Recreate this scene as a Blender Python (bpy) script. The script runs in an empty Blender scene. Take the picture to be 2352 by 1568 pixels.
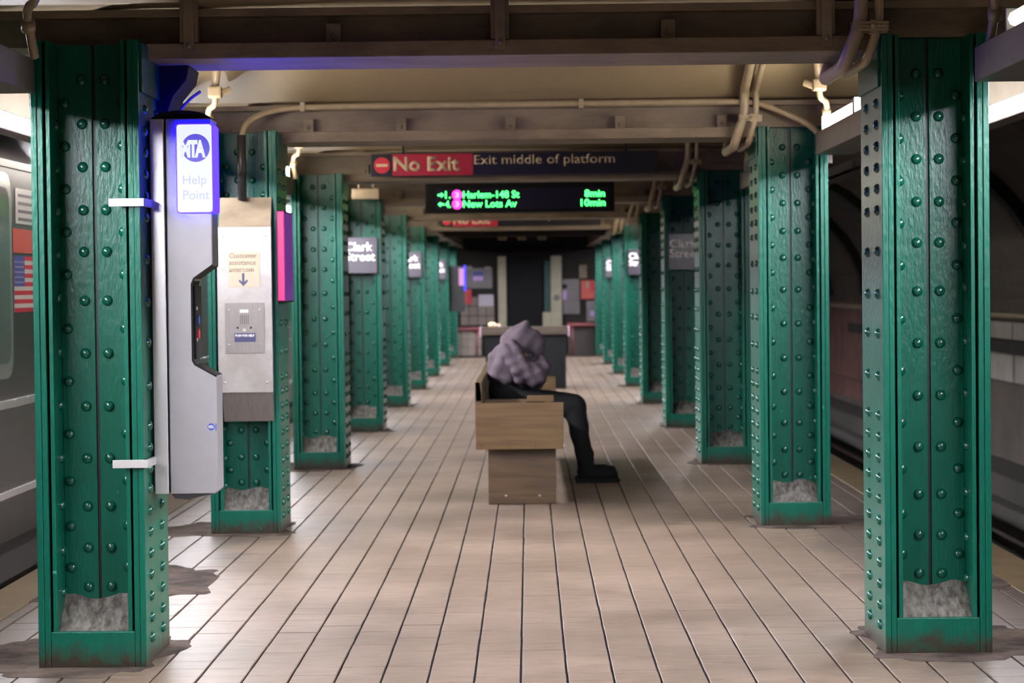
import bpy, bmesh, math, random
from mathutils import Vector, Matrix
random.seed(7)
SC = bpy.context.scene
COL = SC.collection
PI = math.pi

# ------------------------------------------------------------------ camera
F = 5553.0
cam_d = bpy.data.cameras.new('camera'); cam = bpy.data.objects.new('camera', cam_d); COL.objects.link(cam)
SC.camera = cam
cam_d.sensor_width = 36.0; cam_d.lens = 36.0*F/2352.0
cam_d.clip_start = 0.05; cam_d.clip_end = 300
yaw, pitch, roll = 40.45/F, 125.5/F, 0.0115
fw = Vector((-math.sin(yaw)*math.cos(pitch), math.cos(yaw)*math.cos(pitch), -math.sin(pitch)))
rt = fw.cross(Vector((0, 0, 1))).normalized(); up = rt.cross(fw)
r2 = rt*math.cos(roll) - up*math.sin(roll); u2 = up*math.cos(roll) + rt*math.sin(roll)
m = Matrix((r2, u2, -fw)).transposed().to_4x4(); m.translation = Vector((0, 0, 1.3))
cam.matrix_world = m
cam_d.dof.use_dof = True; cam_d.dof.focus_distance = 8.7; cam_d.dof.aperture_fstop = 5.6

# ------------------------------------------------------------------ world and exposure
w = bpy.data.worlds.new('world'); SC.world = w; w.use_nodes = True
w.node_tree.nodes['Background'].inputs[0].default_value = (0.75, 0.62, 0.5, 1)
w.node_tree.nodes['Background'].inputs[1].default_value = 0.006
SC.view_settings.view_transform = 'Standard'
SC.view_settings.look = 'None'
SC.view_settings.exposure = 0.0
SC.view_settings.gamma = 1.0
SC.view_settings.use_curve_mapping = False
LAMP = 232.0             # side of the tubes
LAMP_UP = 60.0         # tube strength in the troughs under the arches
LIP = 0.088             # how far the reflector lip hangs below the tube centre
BLUE = 80.0

# ------------------------------------------------------------------ layout constants
Y1 = 8.45; S = 4.53
def ys(k): return Y1 + (k-1)*S          # front of column k
YL = -0.13                              # the left row stands slightly nearer
CD = 0.53                                # column depth
LX, RX, HW = -1.522, 1.422, 0.187        # column centres, half width
ZB = 2.11                                # beam soffit
def zb_(k): return {1: 2.11, 2: 2.09, 3: 2.075, 4: 2.06, 5: 2.045}.get(k, 2.11 if k < 1 else 2.035)
ZT = 2.29                                # beam top
EDGE_L, EDGE_R = -2.31, 2.27

# ------------------------------------------------------------------ materials
MATS = {}
def rgb(r, g, b):
    f = lambda c: ((c/255)/12.92 if c/255 <= 0.04045 else ((c/255+0.055)/1.055)**2.4)
    return (f(r), f(g), f(b), 1)
def mat(name, col, rough=0.5, metal=0.0, noise=0.0, nscale=8.0, col2=None, bump=0.0, bscale=40.0, stretch=(1, 1, 1), spec=0.5, coat=0.0, fine=0.0):
    mt = bpy.data.materials.new(name); mt.use_nodes = True
    nt = mt.node_tree; b = nt.nodes['Principled BSDF']
    b.inputs['Base Color'].default_value = col
    b.inputs['Roughness'].default_value = rough; b.inputs['Metallic'].default_value = metal
    b.inputs['Specular IOR Level'].default_value = spec
    if coat: b.inputs['Coat Weight'].default_value = coat; b.inputs['Coat Roughness'].default_value = 0.12
    tc = nt.nodes.new('ShaderNodeNewGeometry'); mp = nt.nodes.new('ShaderNodeMapping')
    nt.links.new(tc.outputs['Position'], mp.inputs['Vector']); mp.inputs['Scale'].default_value = stretch
    if noise > 0:
        n = nt.nodes.new('ShaderNodeTexNoise'); n.inputs['Scale'].default_value = nscale; n.inputs['Detail'].default_value = 6; n.inputs['Roughness'].default_value = 0.65
        nt.links.new(mp.outputs[0], n.inputs['Vector'])
        rmp = nt.nodes.new('ShaderNodeValToRGB'); rmp.color_ramp.elements[0].position = 0.38; rmp.color_ramp.elements[1].position = 0.62
        c2 = col2 or tuple(c*0.5 for c in col[:3])+(1,)
        rmp.color_ramp.elements[0].color = c2; rmp.color_ramp.elements[1].color = col
        nt.links.new(n.outputs['Fac'], rmp.inputs[0])
        mx = nt.nodes.new('ShaderNodeMix'); mx.data_type = 'RGBA'; mx.inputs[0].default_value = noise
        mx.inputs[6].default_value = col; nt.links.new(rmp.outputs[0], mx.inputs[7])
        nt.links.new(mx.outputs[2], b.inputs['Base Color'])
    if bump > 0:
        n2 = nt.nodes.new('ShaderNodeTexNoise'); n2.inputs['Scale'].default_value = bscale; n2.inputs['Detail'].default_value = 4
        nt.links.new(mp.outputs[0], n2.inputs['Vector'])
        bp = nt.nodes.new('ShaderNodeBump'); bp.inputs['Strength'].default_value = bump; bp.inputs['Distance'].default_value = 0.004
        nt.links.new(n2.outputs['Fac'], bp.inputs['Height']); nt.links.new(bp.outputs[0], b.inputs['Normal'])
    MATS[name] = mt
    return mt
def emis(name, col, strength):
    mt = bpy.data.materials.new(name); mt.use_nodes = True
    nt = mt.node_tree; b = nt.nodes['Principled BSDF']
    b.inputs['Base Color'].default_value = (0.02, 0.02, 0.02, 1)
    b.inputs['Emission Color'].default_value = col; b.inputs['Emission Strength'].default_value = strength
    b.inputs['Roughness'].default_value = 0.4
    return mt

GREEN = mat('green_paint', (0.0014, 0.0922, 0.0576, 1), 0.30, noise=0.35, nscale=9, col2=(0.0022, 0.0562, 0.0360, 1), bump=0.55, bscale=55, stretch=(1.6, 1, 0.55), spec=0.3)
def base_grime(mt, col):
    nt = mt.node_tree; b = nt.nodes['Principled BSDF']
    src = b.inputs['Base Color'].links[0].from_socket
    g = nt.nodes.new('ShaderNodeNewGeometry'); sp = nt.nodes.new('ShaderNodeSeparateXYZ'); nt.links.new(g.outputs['Position'], sp.inputs[0])
    n = nt.nodes.new('ShaderNodeTexNoise'); n.inputs['Scale'].default_value = 14; n.inputs['Detail'].default_value = 8; n.inputs['Roughness'].default_value = 0.7
    nt.links.new(g.outputs['Position'], n.inputs['Vector'])
    a = nt.nodes.new('ShaderNodeMath'); a.operation = 'MULTIPLY_ADD'; a.inputs[1].default_value = -0.22; nt.links.new(n.outputs['Fac'], a.inputs[0]); nt.links.new(sp.outputs[2], a.inputs[2])
    r = nt.nodes.new('ShaderNodeMapRange'); r.inputs[1].default_value = -0.03; r.inputs[2].default_value = -0.10; nt.links.new(a.outputs[0], r.inputs[0])
    # sparse chips of bare primer anywhere
    n2 = nt.nodes.new('ShaderNodeTexNoise'); n2.inputs['Scale'].default_value = 26; n2.inputs['Detail'].default_value = 3; nt.links.new(g.outputs['Position'], n2.inputs['Vector'])
    r2 = nt.nodes.new('ShaderNodeMapRange'); r2.inputs[1].default_value = 0.74; r2.inputs[2].default_value = 0.78; nt.links.new(n2.outputs['Fac'], r2.inputs[0])
    mx = nt.nodes.new('ShaderNodeMix'); mx.data_type = 'RGBA'; nt.links.new(r.outputs[0], mx.inputs[0]); nt.links.new(src, mx.inputs[6]); mx.inputs[7].default_value = col
    mx2 = nt.nodes.new('ShaderNodeMix'); mx2.data_type = 'RGBA'; nt.links.new(r2.outputs[0], mx2.inputs[0]); nt.links.new(mx.outputs[2], mx2.inputs[6]); mx2.inputs[7].default_value = (0.05, 0.24, 0.17, 1)
    nt.links.new(mx2.outputs[2], b.inputs['Base Color'])
base_grime(GREEN, (0.035, 0.026, 0.018, 1))
RIVETM = mat('green_rivet_paint', (0.0014, 0.0720, 0.0446, 1), 0.24, noise=0.2, nscale=30, spec=0.6)
GRIME = mat('pale_grime', (0.1872, 0.1728, 0.1512, 1), 0.75, noise=0.9, nscale=22, col2=(0.0360, 0.0324, 0.0274, 1), bump=1.0, bscale=45, stretch=(2, 1, 0.7))
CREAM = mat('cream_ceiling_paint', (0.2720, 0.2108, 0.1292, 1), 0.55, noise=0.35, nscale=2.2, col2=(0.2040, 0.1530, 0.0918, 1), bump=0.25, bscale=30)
BEAMM = mat('grimy_cream_paint', (0.2247, 0.1720, 0.1124, 1), 0.5, noise=0.7, nscale=5, col2=(0.1008, 0.0736, 0.0465, 1), bump=0.5, bscale=28, stretch=(0.5, 1, 1.5))
PIPEM = mat('cream_pipe_paint', (0.3168, 0.2520, 0.1584, 1), 0.4, noise=0.3, nscale=20)
DARKM = mat('dark_metal', (0.02, 0.02, 0.021, 1), 0.4, metal=0.3)
BLACK = mat('black_plastic', (0.006, 0.006, 0.007, 1), 0.65, spec=0.2)
def tile_material():
    mt = mat('floor_tile', (0.50, 0.38, 0.31, 1), 0.45, noise=0.0, bump=0.0)
    nt = mt.node_tree; b = nt.nodes['Principled BSDF']
    g = nt.nodes.new('ShaderNodeNewGeometry')
    vor = nt.nodes.new('ShaderNodeTexNoise'); vor.inputs['Scale'].default_value = 1.3; vor.inputs['Detail'].default_value = 7
    nt.links.new(g.outputs['Position'], vor.inputs['Vector'])
    r1 = nt.nodes.new('ShaderNodeValToRGB'); e = r1.color_ramp.elements
    e[0].position = 0.30; e[0].color = (0.128, 0.089, 0.063, 1); e[1].position = 0.66; e[1].color = (0.232, 0.170, 0.128, 1)
    nt.links.new(vor.outputs['Fac'], r1.inputs[0])
    # small wear marks
    mp = nt.nodes.new('ShaderNodeMapping'); mp.inputs['Scale'].default_value = (1.2, 5, 1); nt.links.new(g.outputs['Position'], mp.inputs['Vector'])
    n2 = nt.nodes.new('ShaderNodeTexNoise'); n2.inputs['Scale'].default_value = 6; n2.inputs['Detail'].default_value = 8; nt.links.new(mp.outputs[0], n2.inputs['Vector'])
    r2 = nt.nodes.new('ShaderNodeValToRGB'); r2.color_ramp.elements[0].position = 0.32; r2.color_ramp.elements[0].color = (0.62, 0.60, 0.58, 1); r2.color_ramp.elements[1].position = 0.56; r2.color_ramp.elements[1].color = (1, 1, 1, 1)
    nt.links.new(n2.outputs['Fac'], r2.inputs[0])
    mx = nt.nodes.new('ShaderNodeMix'); mx.data_type = 'RGBA'; mx.blend_type = 'MULTIPLY'; mx.inputs[0].default_value = 0.7
    nt.links.new(r1.outputs[0], mx.inputs[6]); nt.links.new(r2.outputs[0], mx.inputs[7])
    # worn and dirty bands beside the column rows
    sx = nt.nodes.new('ShaderNodeSeparateXYZ'); nt.links.new(g.outputs['Position'], sx.inputs[0])
    ab = nt.nodes.new('ShaderNodeMath'); ab.operation = 'ABSOLUTE'; nt.links.new(sx.outputs[0], ab.inputs[0])
    n3 = nt.nodes.new('ShaderNodeTexNoise'); n3.inputs['Scale'].default_value = 2.6; n3.inputs['Detail'].default_value = 8; n3.inputs['Roughness'].default_value = 0.7
    nt.links.new(g.outputs['Position'], n3.inputs['Vector'])
    ml = nt.nodes.new('ShaderNodeMath'); ml.operation = 'MULTIPLY_ADD'; ml.inputs[1].default_value = 1.5; nt.links.new(n3.outputs['Fac'], ml.inputs[0]); nt.links.new(ab.outputs[0], ml.inputs[2])
    r3 = nt.nodes.new('ShaderNodeValToRGB'); r3.color_ramp.elements[0].position = 0.0; r3.color_ramp.elements[0].color = (0, 0, 0, 1); r3.color_ramp.elements[1].position = 1.0; r3.color_ramp.elements[1].color = (1, 1, 1, 1)
    mr = nt.nodes.new('ShaderNodeMapRange'); mr.inputs[1].default_value = 2.12; mr.inputs[2].default_value = 2.32; nt.links.new(ml.outputs[0], mr.inputs[0])
    mx2 = nt.nodes.new('ShaderNodeMix'); mx2.data_type = 'RGBA'; mx2.inputs[7].default_value = (0.065, 0.052, 0.044, 1)
    m3 = nt.nodes.new('ShaderNodeMath'); m3.operation = 'MULTIPLY'; m3.inputs[1].default_value = 0.7; nt.links.new(mr.outputs[0], m3.inputs[0])
    nt.links.new(m3.outputs[0], mx2.inputs[0]); nt.links.new(mx.outputs[2], mx2.inputs[6])
    # tone of each piece by its own random number
    nt.links.new(mx2.outputs[2], b.inputs['Base Color'])
    n4 = nt.nodes.new('ShaderNodeTexNoise'); n4.inputs['Scale'].default_value = 60; nt.links.new(g.outputs['Position'], n4.inputs['Vector'])
    bp = nt.nodes.new('ShaderNodeBump'); bp.inputs['Strength'].default_value = 0.35; bp.inputs['Distance'].default_value = 0.002
    nt.links.new(n4.outputs['Fac'], bp.inputs['Height']); nt.links.new(bp.outputs[0], b.inputs['Normal'])
    return mt
TILE = tile_material()
GROUT = mat('dark_grout', (0.0230, 0.0173, 0.0158, 1), 0.8)
YELLOW = mat('yellow_edge_paint', (0.1224, 0.0828, 0.0302, 1), 0.6, noise=0.7, nscale=6, col2=(0.0720, 0.0504, 0.0230, 1), bump=0.4, bscale=30)
PATCH = mat('dark_cement_patch', (0.1080, 0.0792, 0.0634, 1), 0.9, noise=0.9, nscale=5, col2=(0.0252, 0.0194, 0.0166, 1), bump=0.6, bscale=40, spec=0.15)
CONC = mat('dark_concrete', (0.04, 0.032, 0.028, 1), 0.85, noise=0.6, nscale=1.5, bump=0.5, bscale=10)
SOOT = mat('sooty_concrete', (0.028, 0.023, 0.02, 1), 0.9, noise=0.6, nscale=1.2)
WALLM = mat('tunnel_wall_concrete', (0.0936, 0.0720, 0.0612, 1), 0.85, noise=0.7, nscale=0.8, col2=(0.0360, 0.0288, 0.0252, 1))
WHITEP = mat('dirty_white_board', (0.3600, 0.3312, 0.3024, 1), 0.6, noise=0.6, nscale=2, col2=(0.1800, 0.1584, 0.1440, 1))
BROWNP = mat('brown_red_panel', (0.13, 0.055, 0.045, 1), 0.6, noise=0.6, nscale=2.5, col2=(0.06, 0.03, 0.025, 1))
STEEL = mat('stainless_steel', (0.60, 0.58, 0.56, 1), 0.32, metal=0.85, noise=0.5, nscale=9, col2=(0.36, 0.33, 0.30, 1), bump=0.1, bscale=80)
STEELP = mat('pale_steel_plate', (0.3312, 0.3096, 0.2880, 1), 0.34, metal=0.35, noise=0.55, nscale=6, col2=(0.2016, 0.1728, 0.1440, 1))
STEELD = mat('brushed_grey_steel', (0.2160, 0.1944, 0.1764, 1), 0.45, metal=0.5, noise=0.4, nscale=30, stretch=(6, 1, 0.3))
HPM = mat('silver_help_point', (0.2736, 0.2592, 0.2736, 1), 0.38, metal=0.35, noise=0.35, nscale=12, col2=(0.2232, 0.2088, 0.2232, 1))
HPS = mat('bright_silver_edge', (0.5616, 0.5472, 0.5472, 1), 0.3, metal=0.6)
WHITE = mat('white_enamel', (0.3600, 0.3492, 0.3420, 1), 0.4)
TROUGH = mat('fixture_grey_paint', (0.1440, 0.1188, 0.1080, 1), 0.5, noise=0.4, nscale=6)
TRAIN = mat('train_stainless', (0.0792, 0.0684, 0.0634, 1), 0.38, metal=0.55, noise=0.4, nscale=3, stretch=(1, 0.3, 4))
TRAINL = mat('train_bright_rail', (0.5760, 0.5472, 0.5328, 1), 0.25, metal=0.7)
GLASS = mat('train_window_glass', (0.16, 0.14, 0.14, 1), 0.1, metal=0.0, spec=0.8)
RED = mat('red_print', (0.60, 0.02, 0.05, 1), 0.5)
REDT = mat('red_sign_print', (0.42, 0.008, 0.045, 1), 0.5)
CORAL = mat('coral_print', (0.6120, 0.1008, 0.0792, 1), 0.5)
FLAGB = mat('flag_blue', (0.07, 0.08, 0.33, 1), 0.5)
WPRINT = mat('white_print', (0.78, 0.74, 0.72, 1), 0.5)
CREAMT = mat('cream_lettering', (0.62, 0.50, 0.33, 1), 0.5)
SIGNB = mat('black_sign_enamel', (0.012, 0.011, 0.014, 1), 0.3)
STATION = mat('station_sign_enamel', (0.05, 0.04, 0.055, 1), 0.28)
NAMEW = mat('white_sign_lettering', (0.92, 0.90, 0.92, 1), 0.4)
STICK = mat('cream_sticker', (0.3600, 0.3096, 0.2232, 1), 0.55)
BROWNT = mat('brown_lettering', (0.16, 0.11, 0.07, 1), 0.6)
NAVY = mat('navy_print', (0.03, 0.03, 0.09, 1), 0.5)
LBLUE = mat('logo_blue', (0.03, 0.06, 0.35, 1), 0.5)
def wood_material(name, c1, c2):
    mt = mat(name, c1, 0.42)
    nt = mt.node_tree; b = nt.nodes['Principled BSDF']
    g = nt.nodes.new('ShaderNodeNewGeometry'); mp = nt.nodes.new('ShaderNodeMapping'); mp.inputs['Scale'].default_value = (1.6, 1.6, 22)
    nt.links.new(g.outputs['Position'], mp.inputs['Vector'])
    n = nt.nodes.new('ShaderNodeTexNoise'); n.inputs['Scale'].default_value = 1.6; n.inputs['Detail'].default_value = 6; n.inputs['Distortion'].default_value = 0.6
    nt.links.new(mp.outputs[0], n.inputs['Vector'])
    r = nt.nodes.new('ShaderNodeValToRGB'); r.color_ramp.elements[0].position = 0.35; r.color_ramp.elements[0].color = c2; r.color_ramp.elements[1].position = 0.65; r.color_ramp.elements[1].color = c1
    nt.links.new(n.outputs['Fac'], r.inputs[0]); nt.links.new(r.outputs[0], b.inputs['Base Color'])
    return mt
WOOD = wood_material('bench_wood', (0.1368, 0.0778, 0.0259, 1), (0.0900, 0.0475, 0.0144, 1))
WOOD2 = wood_material('bench_wood_dark', (0.1008, 0.0590, 0.0245, 1), (0.0612, 0.0346, 0.0144, 1))
KIOSKW = wood_material('kiosk_board', (0.075, 0.055, 0.04, 1), (0.045, 0.034, 0.025, 1))
HOOD = mat('mauve_grey_fleece', (0.1044, 0.0806, 0.0979, 1), 0.95, noise=0.4, nscale=25, col2=(0.0612, 0.0504, 0.0590, 1), bump=0.9, bscale=260, spec=0.1)
BLKCL = mat('black_cloth', (0.012, 0.012, 0.013, 1), 0.9, bump=0.5, bscale=90, spec=0.1)
SKIN = mat('skin', (0.30, 0.17, 0.11, 1), 0.55)
CREAMJ = mat('cream_jamb_paint', (0.4464, 0.4032, 0.2880, 1), 0.55, noise=0.3, nscale=3)
TILEP = mat('dull_wall_tile', (0.2520, 0.2016, 0.1728, 1), 0.5, noise=0.5, nscale=3, col2=(0.1440, 0.1080, 0.0936, 1))
DGREEN = mat('dark_green_door', (0.01, 0.055, 0.05, 1), 0.5)
RAILRED = mat('dull_red_rail', (0.11, 0.014, 0.017, 1), 0.5)
TUBE = emis('fluorescent_tube', (0.93, 0.93, 1.0, 1), LAMP)
TUBE_DIM = emis('fluorescent_tube_dim', (1.0, 0.88, 0.74, 1), 2.0)
TUBE_UP = emis('fluorescent_tube_in_trough', (1.0, 0.90, 0.76, 1), LAMP_UP)
TUBEOFF = mat('unlit_tube', (0.35, 0.34, 0.33, 1), 0.3)
LEDG = emis('green_led', (0.06, 1.0, 0.16, 1), 5.0)
LEDP = emis('pink_led', (1.0, 0.03, 0.42, 1), 4.0)
LEDW = emis('pale_pink_led', (1.0, 0.30, 0.62, 1), 3.0)
MAG = emis('magenta_screen', (0.9, 0.0, 0.26, 1), 1.0)
PURP = emis('purple_screen', (0.30, 0.01, 0.55, 1), 0.35)
HPWHITE = emis('backlit_white_panel', (0.82, 0.86, 1.0, 1), 1.05)
HPBLUE = emis('blue_light_edge', (0.002, 0.0006, 1.0, 1), BLUE)
HPLOGO = emis('backlit_logo_blue', (0.12, 0.10, 0.72, 1), 1.0)
HPTEXT = emis('backlit_lettering', (0.55, 0.60, 0.92, 1), 1.0)
PPINK = emis('pink_lit_panel', (0.85, 0.35, 0.80, 1), 0.8)
LILAC = emis('lilac_lit_panel', (0.42, 0.25, 0.60, 1), 0.6)

# ------------------------------------------------------------------ mesh helpers
class MB:
    def __init__(s): s.v = []; s.f = []; s.m = []; s.mats = []
    def mi(s, m):
        if m not in s.mats: s.mats.append(m)
        return s.mats.index(m)
    def add(s, vs, fs, m=None):
        o = len(s.v); s.v += [tuple(p) for p in vs]
        for f in fs: s.f.append(tuple(i+o for i in f)); s.m.append(s.mi(m) if m else 0)
    def box(s, x0, x1, y0, y1, z0, z1, m=None, bottom=True):
        vs = [(x0,y0,z0),(x1,y0,z0),(x1,y1,z0),(x0,y1,z0),(x0,y0,z1),(x1,y0,z1),(x1,y1,z1),(x0,y1,z1)]
        fs = [(4,5,6,7),(0,1,5,4),(1,2,6,5),(2,3,7,6),(3,0,4,7)]
        if bottom: fs.append((0,3,2,1))
        s.add(vs, fs, m); return s
    def prism(s, poly, axis, a, b, m=None):
        # poly: 2-D outline; axis 'x','y','z' extruded from a to b
        n = len(poly)
        def P(p, t):
            return {'x': (t, p[0], p[1]), 'y': (p[0], t, p[1]), 'z': (p[0], p[1], t)}[axis]
        vs = [P(p, a) for p in poly] + [P(p, b) for p in poly]
        fs = [tuple(range(n)), tuple(range(2*n-1, n-1, -1))] + [(i, i+n, (i+1) % n+n, (i+1) % n) for i in range(n)]
        s.add(vs, fs, m); return s
    def cyl(s, p, q, r, n=12, m=None, r2=None, cap=True):
        p = Vector(p); q = Vector(q); d = (q-p).normalized(); a = d.orthogonal().normalized(); b = d.cross(a)
        r2 = r if r2 is None else r2
        vs = [p + (a*math.cos(2*PI*i/n)+b*math.sin(2*PI*i/n))*r for i in range(n)] + [q + (a*math.cos(2*PI*i/n)+b*math.sin(2*PI*i/n))*r2 for i in range(n)]
        fs = [(i, (i+1) % n, (i+1) % n+n, i+n) for i in range(n)]
        if cap: fs += [tuple(range(n-1, -1, -1)), tuple(range(n, 2*n))]
        s.add(vs, fs, m); return s
    def tube(s, pts, r, n=8, m=None, smooth=2):
        pts = [Vector(p) for p in pts]
        for _ in range(smooth):
            q = [pts[0]]
            for i in range(len(pts)-1):
                q += [pts[i]*0.75+pts[i+1]*0.25, pts[i]*0.25+pts[i+1]*0.75]
            q.append(pts[-1]); pts = q
        vs = []; fs = []; a = None
        for i, p in enumerate(pts):
            d = (pts[min(i+1, len(pts)-1)] - pts[max(i-1, 0)]).normalized()
            if a is None: a = d.orthogonal().normalized()
            a = (a - d*a.dot(d)).normalized(); b = d.cross(a)
            vs += [p + (a*math.cos(2*PI*j/n)+b*math.sin(2*PI*j/n))*r for j in range(n)]
        for i in range(len(pts)-1):
            for j in range(n):
                fs.append((i*n+j, i*n+(j+1) % n, (i+1)*n+(j+1) % n, (i+1)*n+j))
        fs += [tuple(range(n-1, -1, -1)), tuple(range((len(pts)-1)*n, len(pts)*n))]
        s.add(vs, fs, m); return s
    def ball(s, c, rx, ry, rz, m=None, n=16, k=10):
        vs = []; fs = []
        for i in range(k+1):
            t = PI*i/k
            for j in range(n):
                a = 2*PI*j/n
                vs.append((c[0]+rx*math.sin(t)*math.cos(a), c[1]+ry*math.sin(t)*math.sin(a), c[2]+rz*math.cos(t)))
        for i in range(k):
            for j in range(n):
                fs.append((i*n+j, (i+1)*n+j, (i+1)*n+(j+1) % n, i*n+(j+1) % n))
        s.add(vs, fs, m); return s
    def build(s, name, m=None, parent=None, smooth=False, bevel=0.0, kind=None):
        me = bpy.data.meshes.new(name)
        off = parent_world(parent) if parent else Vector((0, 0, 0))
        me.from_pydata([(v[0]-off.x, v[1]-off.y, v[2]-off.z) for v in s.v], [], s.f)
        if m: me.materials.append(m)
        else:
            for x in s.mats: me.materials.append(x)
            me.polygons.foreach_set('material_index', s.m)
        bm = bmesh.new(); bm.from_mesh(me); bmesh.ops.recalc_face_normals(bm, faces=bm.faces)
        if bevel > 0:
            bmesh.ops.bevel(bm, geom=[e for e in bm.edges if len(e.link_faces) == 2 and e.calc_face_angle(0) > 0.6], offset=bevel, segments=2, profile=0.6, affect='EDGES', clamp_overlap=True)
        bm.to_mesh(me); bm.free()
        if smooth: me.polygons.foreach_set('use_smooth', [True]*len(me.polygons))
        o = bpy.data.objects.new(name, me); COL.objects.link(o)
        if parent: o.parent = parent
        if kind: o['kind'] = kind
        return o
LOC = {}
def parent_world(p):
    v = Vector((0, 0, 0))
    while p is not None:
        v += p.location; p = p.parent
    return v
def thing(name, label, cat, loc, group=None):
    o = bpy.data.objects.new(name, None); COL.objects.link(o); o.location = loc; o.empty_display_size = 0.1
    o['label'] = label; o['category'] = cat
    if group: o['group'] = group
    return o
def tag(o, label, cat, group=None):
    o['label'] = label; o['category'] = cat
    if group: o['group'] = group
    return o
def structure(o):
    o['kind'] = 'structure'; return o
def copy_tree(o, parent=None):
    c = o.copy(); COL.objects.link(c)
    if parent: c.parent = parent
    for ch in list(o.children): copy_tree(ch, c)
    return c
def text(name, body, m, parent, loc, height=None, width=None, face='-y', weight=0.0, depth=0.002, spacing=1.0, kind=None, line=1.0, align='LEFT', both=None, lean=0.0):
    """flat lettering; loc = lower-left corner in world, cap height or total width fitted"""
    cu = bpy.data.curves.new(name, 'FONT'); cu.body = body; cu.size = 1.0; cu.offset = weight; cu.extrude = 0.0
    cu.space_character = spacing; cu.space_line = line; cu.resolution_u = 3; cu.align_x = align
    tmp = bpy.data.objects.new('tmp', cu); COL.objects.link(tmp)
    dg = bpy.context.evaluated_depsgraph_get(); me = bpy.data.meshes.new_from_object(tmp.evaluated_get(dg))
    bpy.data.objects.remove(tmp); bpy.data.curves.remove(cu)
    xs = [v.co.x for v in me.vertices]; zs = [v.co.y for v in me.vertices]
    x0, x1, z0, z1 = min(xs), max(xs), min(zs), max(zs)
    sx = (width/(x1-x0)) if width else None; sz = (height/(z1-z0)) if height else None
    if sx is None: sx = sz
    if sz is None: sz = sx
    off = parent_world(parent) if parent else Vector((0, 0, 0))
    for v in me.vertices:
        a = (v.co.x-x0)*sx; b = (v.co.y-z0)*sz; a += lean*b
        if face == '-y': p = Vector((loc[0]+a, loc[1], loc[2]+b))
        elif face == '+x': p = Vector((loc[0], loc[1]+a, loc[2]+b))
        v.co = p-off
    me.materials.append(m)
    bm = bmesh.new(); bm.from_mesh(me)
    r = bmesh.ops.extrude_face_region(bm, geom=bm.faces[:])
    dv = Vector((0, -depth, 0)) if face == '-y' else Vector((depth, 0, 0))
    bmesh.ops.translate(bm, vec=dv, verts=[g for g in r['geom'] if isinstance(g, bmesh.types.BMVert)])
    bmesh.ops.recalc_face_normals(bm, faces=bm.faces)
    bm.to_mesh(me); bm.free()
    o = bpy.data.objects.new(name, me); COL.objects.link(o); o.parent = parent
    return o

# ================================================================== THE SETTING
# ---- platform slab and floor tiles
PX = 0.1545; JX0 = -0.042; PY = 0.170
XF0 = JX0 - 13*PX*1.0 - 0.06      # tiled field left and right limits
XF1 = JX0 + 13*PX + 0.075
YEND = 44.8
fl = MB().box(EDGE_L+0.01, EDGE_R-0.01, -1.0, YEND, -1.15, -0.007).build('floor', GROUT); structure(fl)
def tile_mb(x0, x1, y0, y1, mb):
    b = 0.0012; h0, h1 = -0.0068, random.uniform(-0.0006, 0.0006)
    vs = [(x0,y0,h0),(x1,y0,h0),(x1,y1,h0),(x0,y1,h0),(x0,y0,h1-b),(x1,y0,h1-b),(x1,y1,h1-b),(x0,y1,h1-b),(x0+b,y0+b*.6,h1),(x1-b,y0+b*.6,h1),(x1-b,y1-b*.6,h1),(x0+b,y1-b*.6,h1)]
    fs = [(0,1,5,4),(1,2,6,5),(2,3,7,6),(3,0,4,7),(4,5,9,8),(5,6,10,9),(6,7,11,10),(7,4,8,11),(8,9,10,11)]
    mb.add(vs, fs)
xs = [XF0] + [JX0+i*PX for i in range(-13, 14)] + [XF1]
rest = MB(); n_single = 0
ny = int((YEND-(-0.9))/PY)
colspans = [(LX-HW-0.004, LX+HW+0.004), (RX-HW-0.004, RX+HW+0.004)]
single_mesh = {}
for j in range(ny):
    y0 = -0.9 + j*PY; y1 = y0+PY-0.0022
    for i in range(len(xs)-1):
        jw = 0.0045
        x0 = xs[i]+jw*random.uniform(0.8, 1.25); x1 = xs[i+1]-jw*random.uniform(0.8, 1.25)
        if x1-x0 < 0.02: continue
        xm = (x0+x1)/2
        inview = y0 > 7.75 and abs(xm+0.01) < 0.212*(y0+0.1)+0.05 and n_single < 300
        if inview:
            key = round(x1-x0, 3)
            mb = MB(); tile_mb(-(x1-x0)/2, (x1-x0)/2, -(y1-y0)/2, (y1-y0)/2, mb)
            if key not in single_mesh:
                o = mb.build('floor_tile', TILE, fl); single_mesh[key] = o.data
            else:
                o = bpy.data.objects.new('floor_tile', single_mesh[key]); COL.objects.link(o); o.parent = fl
            o.location = (xm, (y0+y1)/2, random.uniform(-0.0005, 0.0005)); n_single += 1
        else:
            tile_mb(x0, x1, y0, y1, rest)
rest.build('floor_tile', TILE, fl, kind='stuff')
# yellow platform edges
structure(MB().box(EDGE_L-0.02, XF0-0.004, -1, YEND, -0.16, 0.002).build('trim_1', YELLOW, bevel=0.004))
structure(MB().box(XF1+0.004, EDGE_R+0.02, -1, YEND, -0.16, 0.002).build('trim_2', YELLOW, bevel=0.004))
# track beds
structure(MB().box(-6.2, EDGE_L+0.01, -1, 62, -1.35, -1.2).build('track_bed_left', SOOT))
structure(MB().box(EDGE_R-0.01, 6.2, -1, 62, -1.35, -1.2).build('track_bed_right', SOOT))
structure(MB().box(-6.2, -6.0, -1, 62, -1.3, 3.3).build('wall_left', SOOT))
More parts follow.
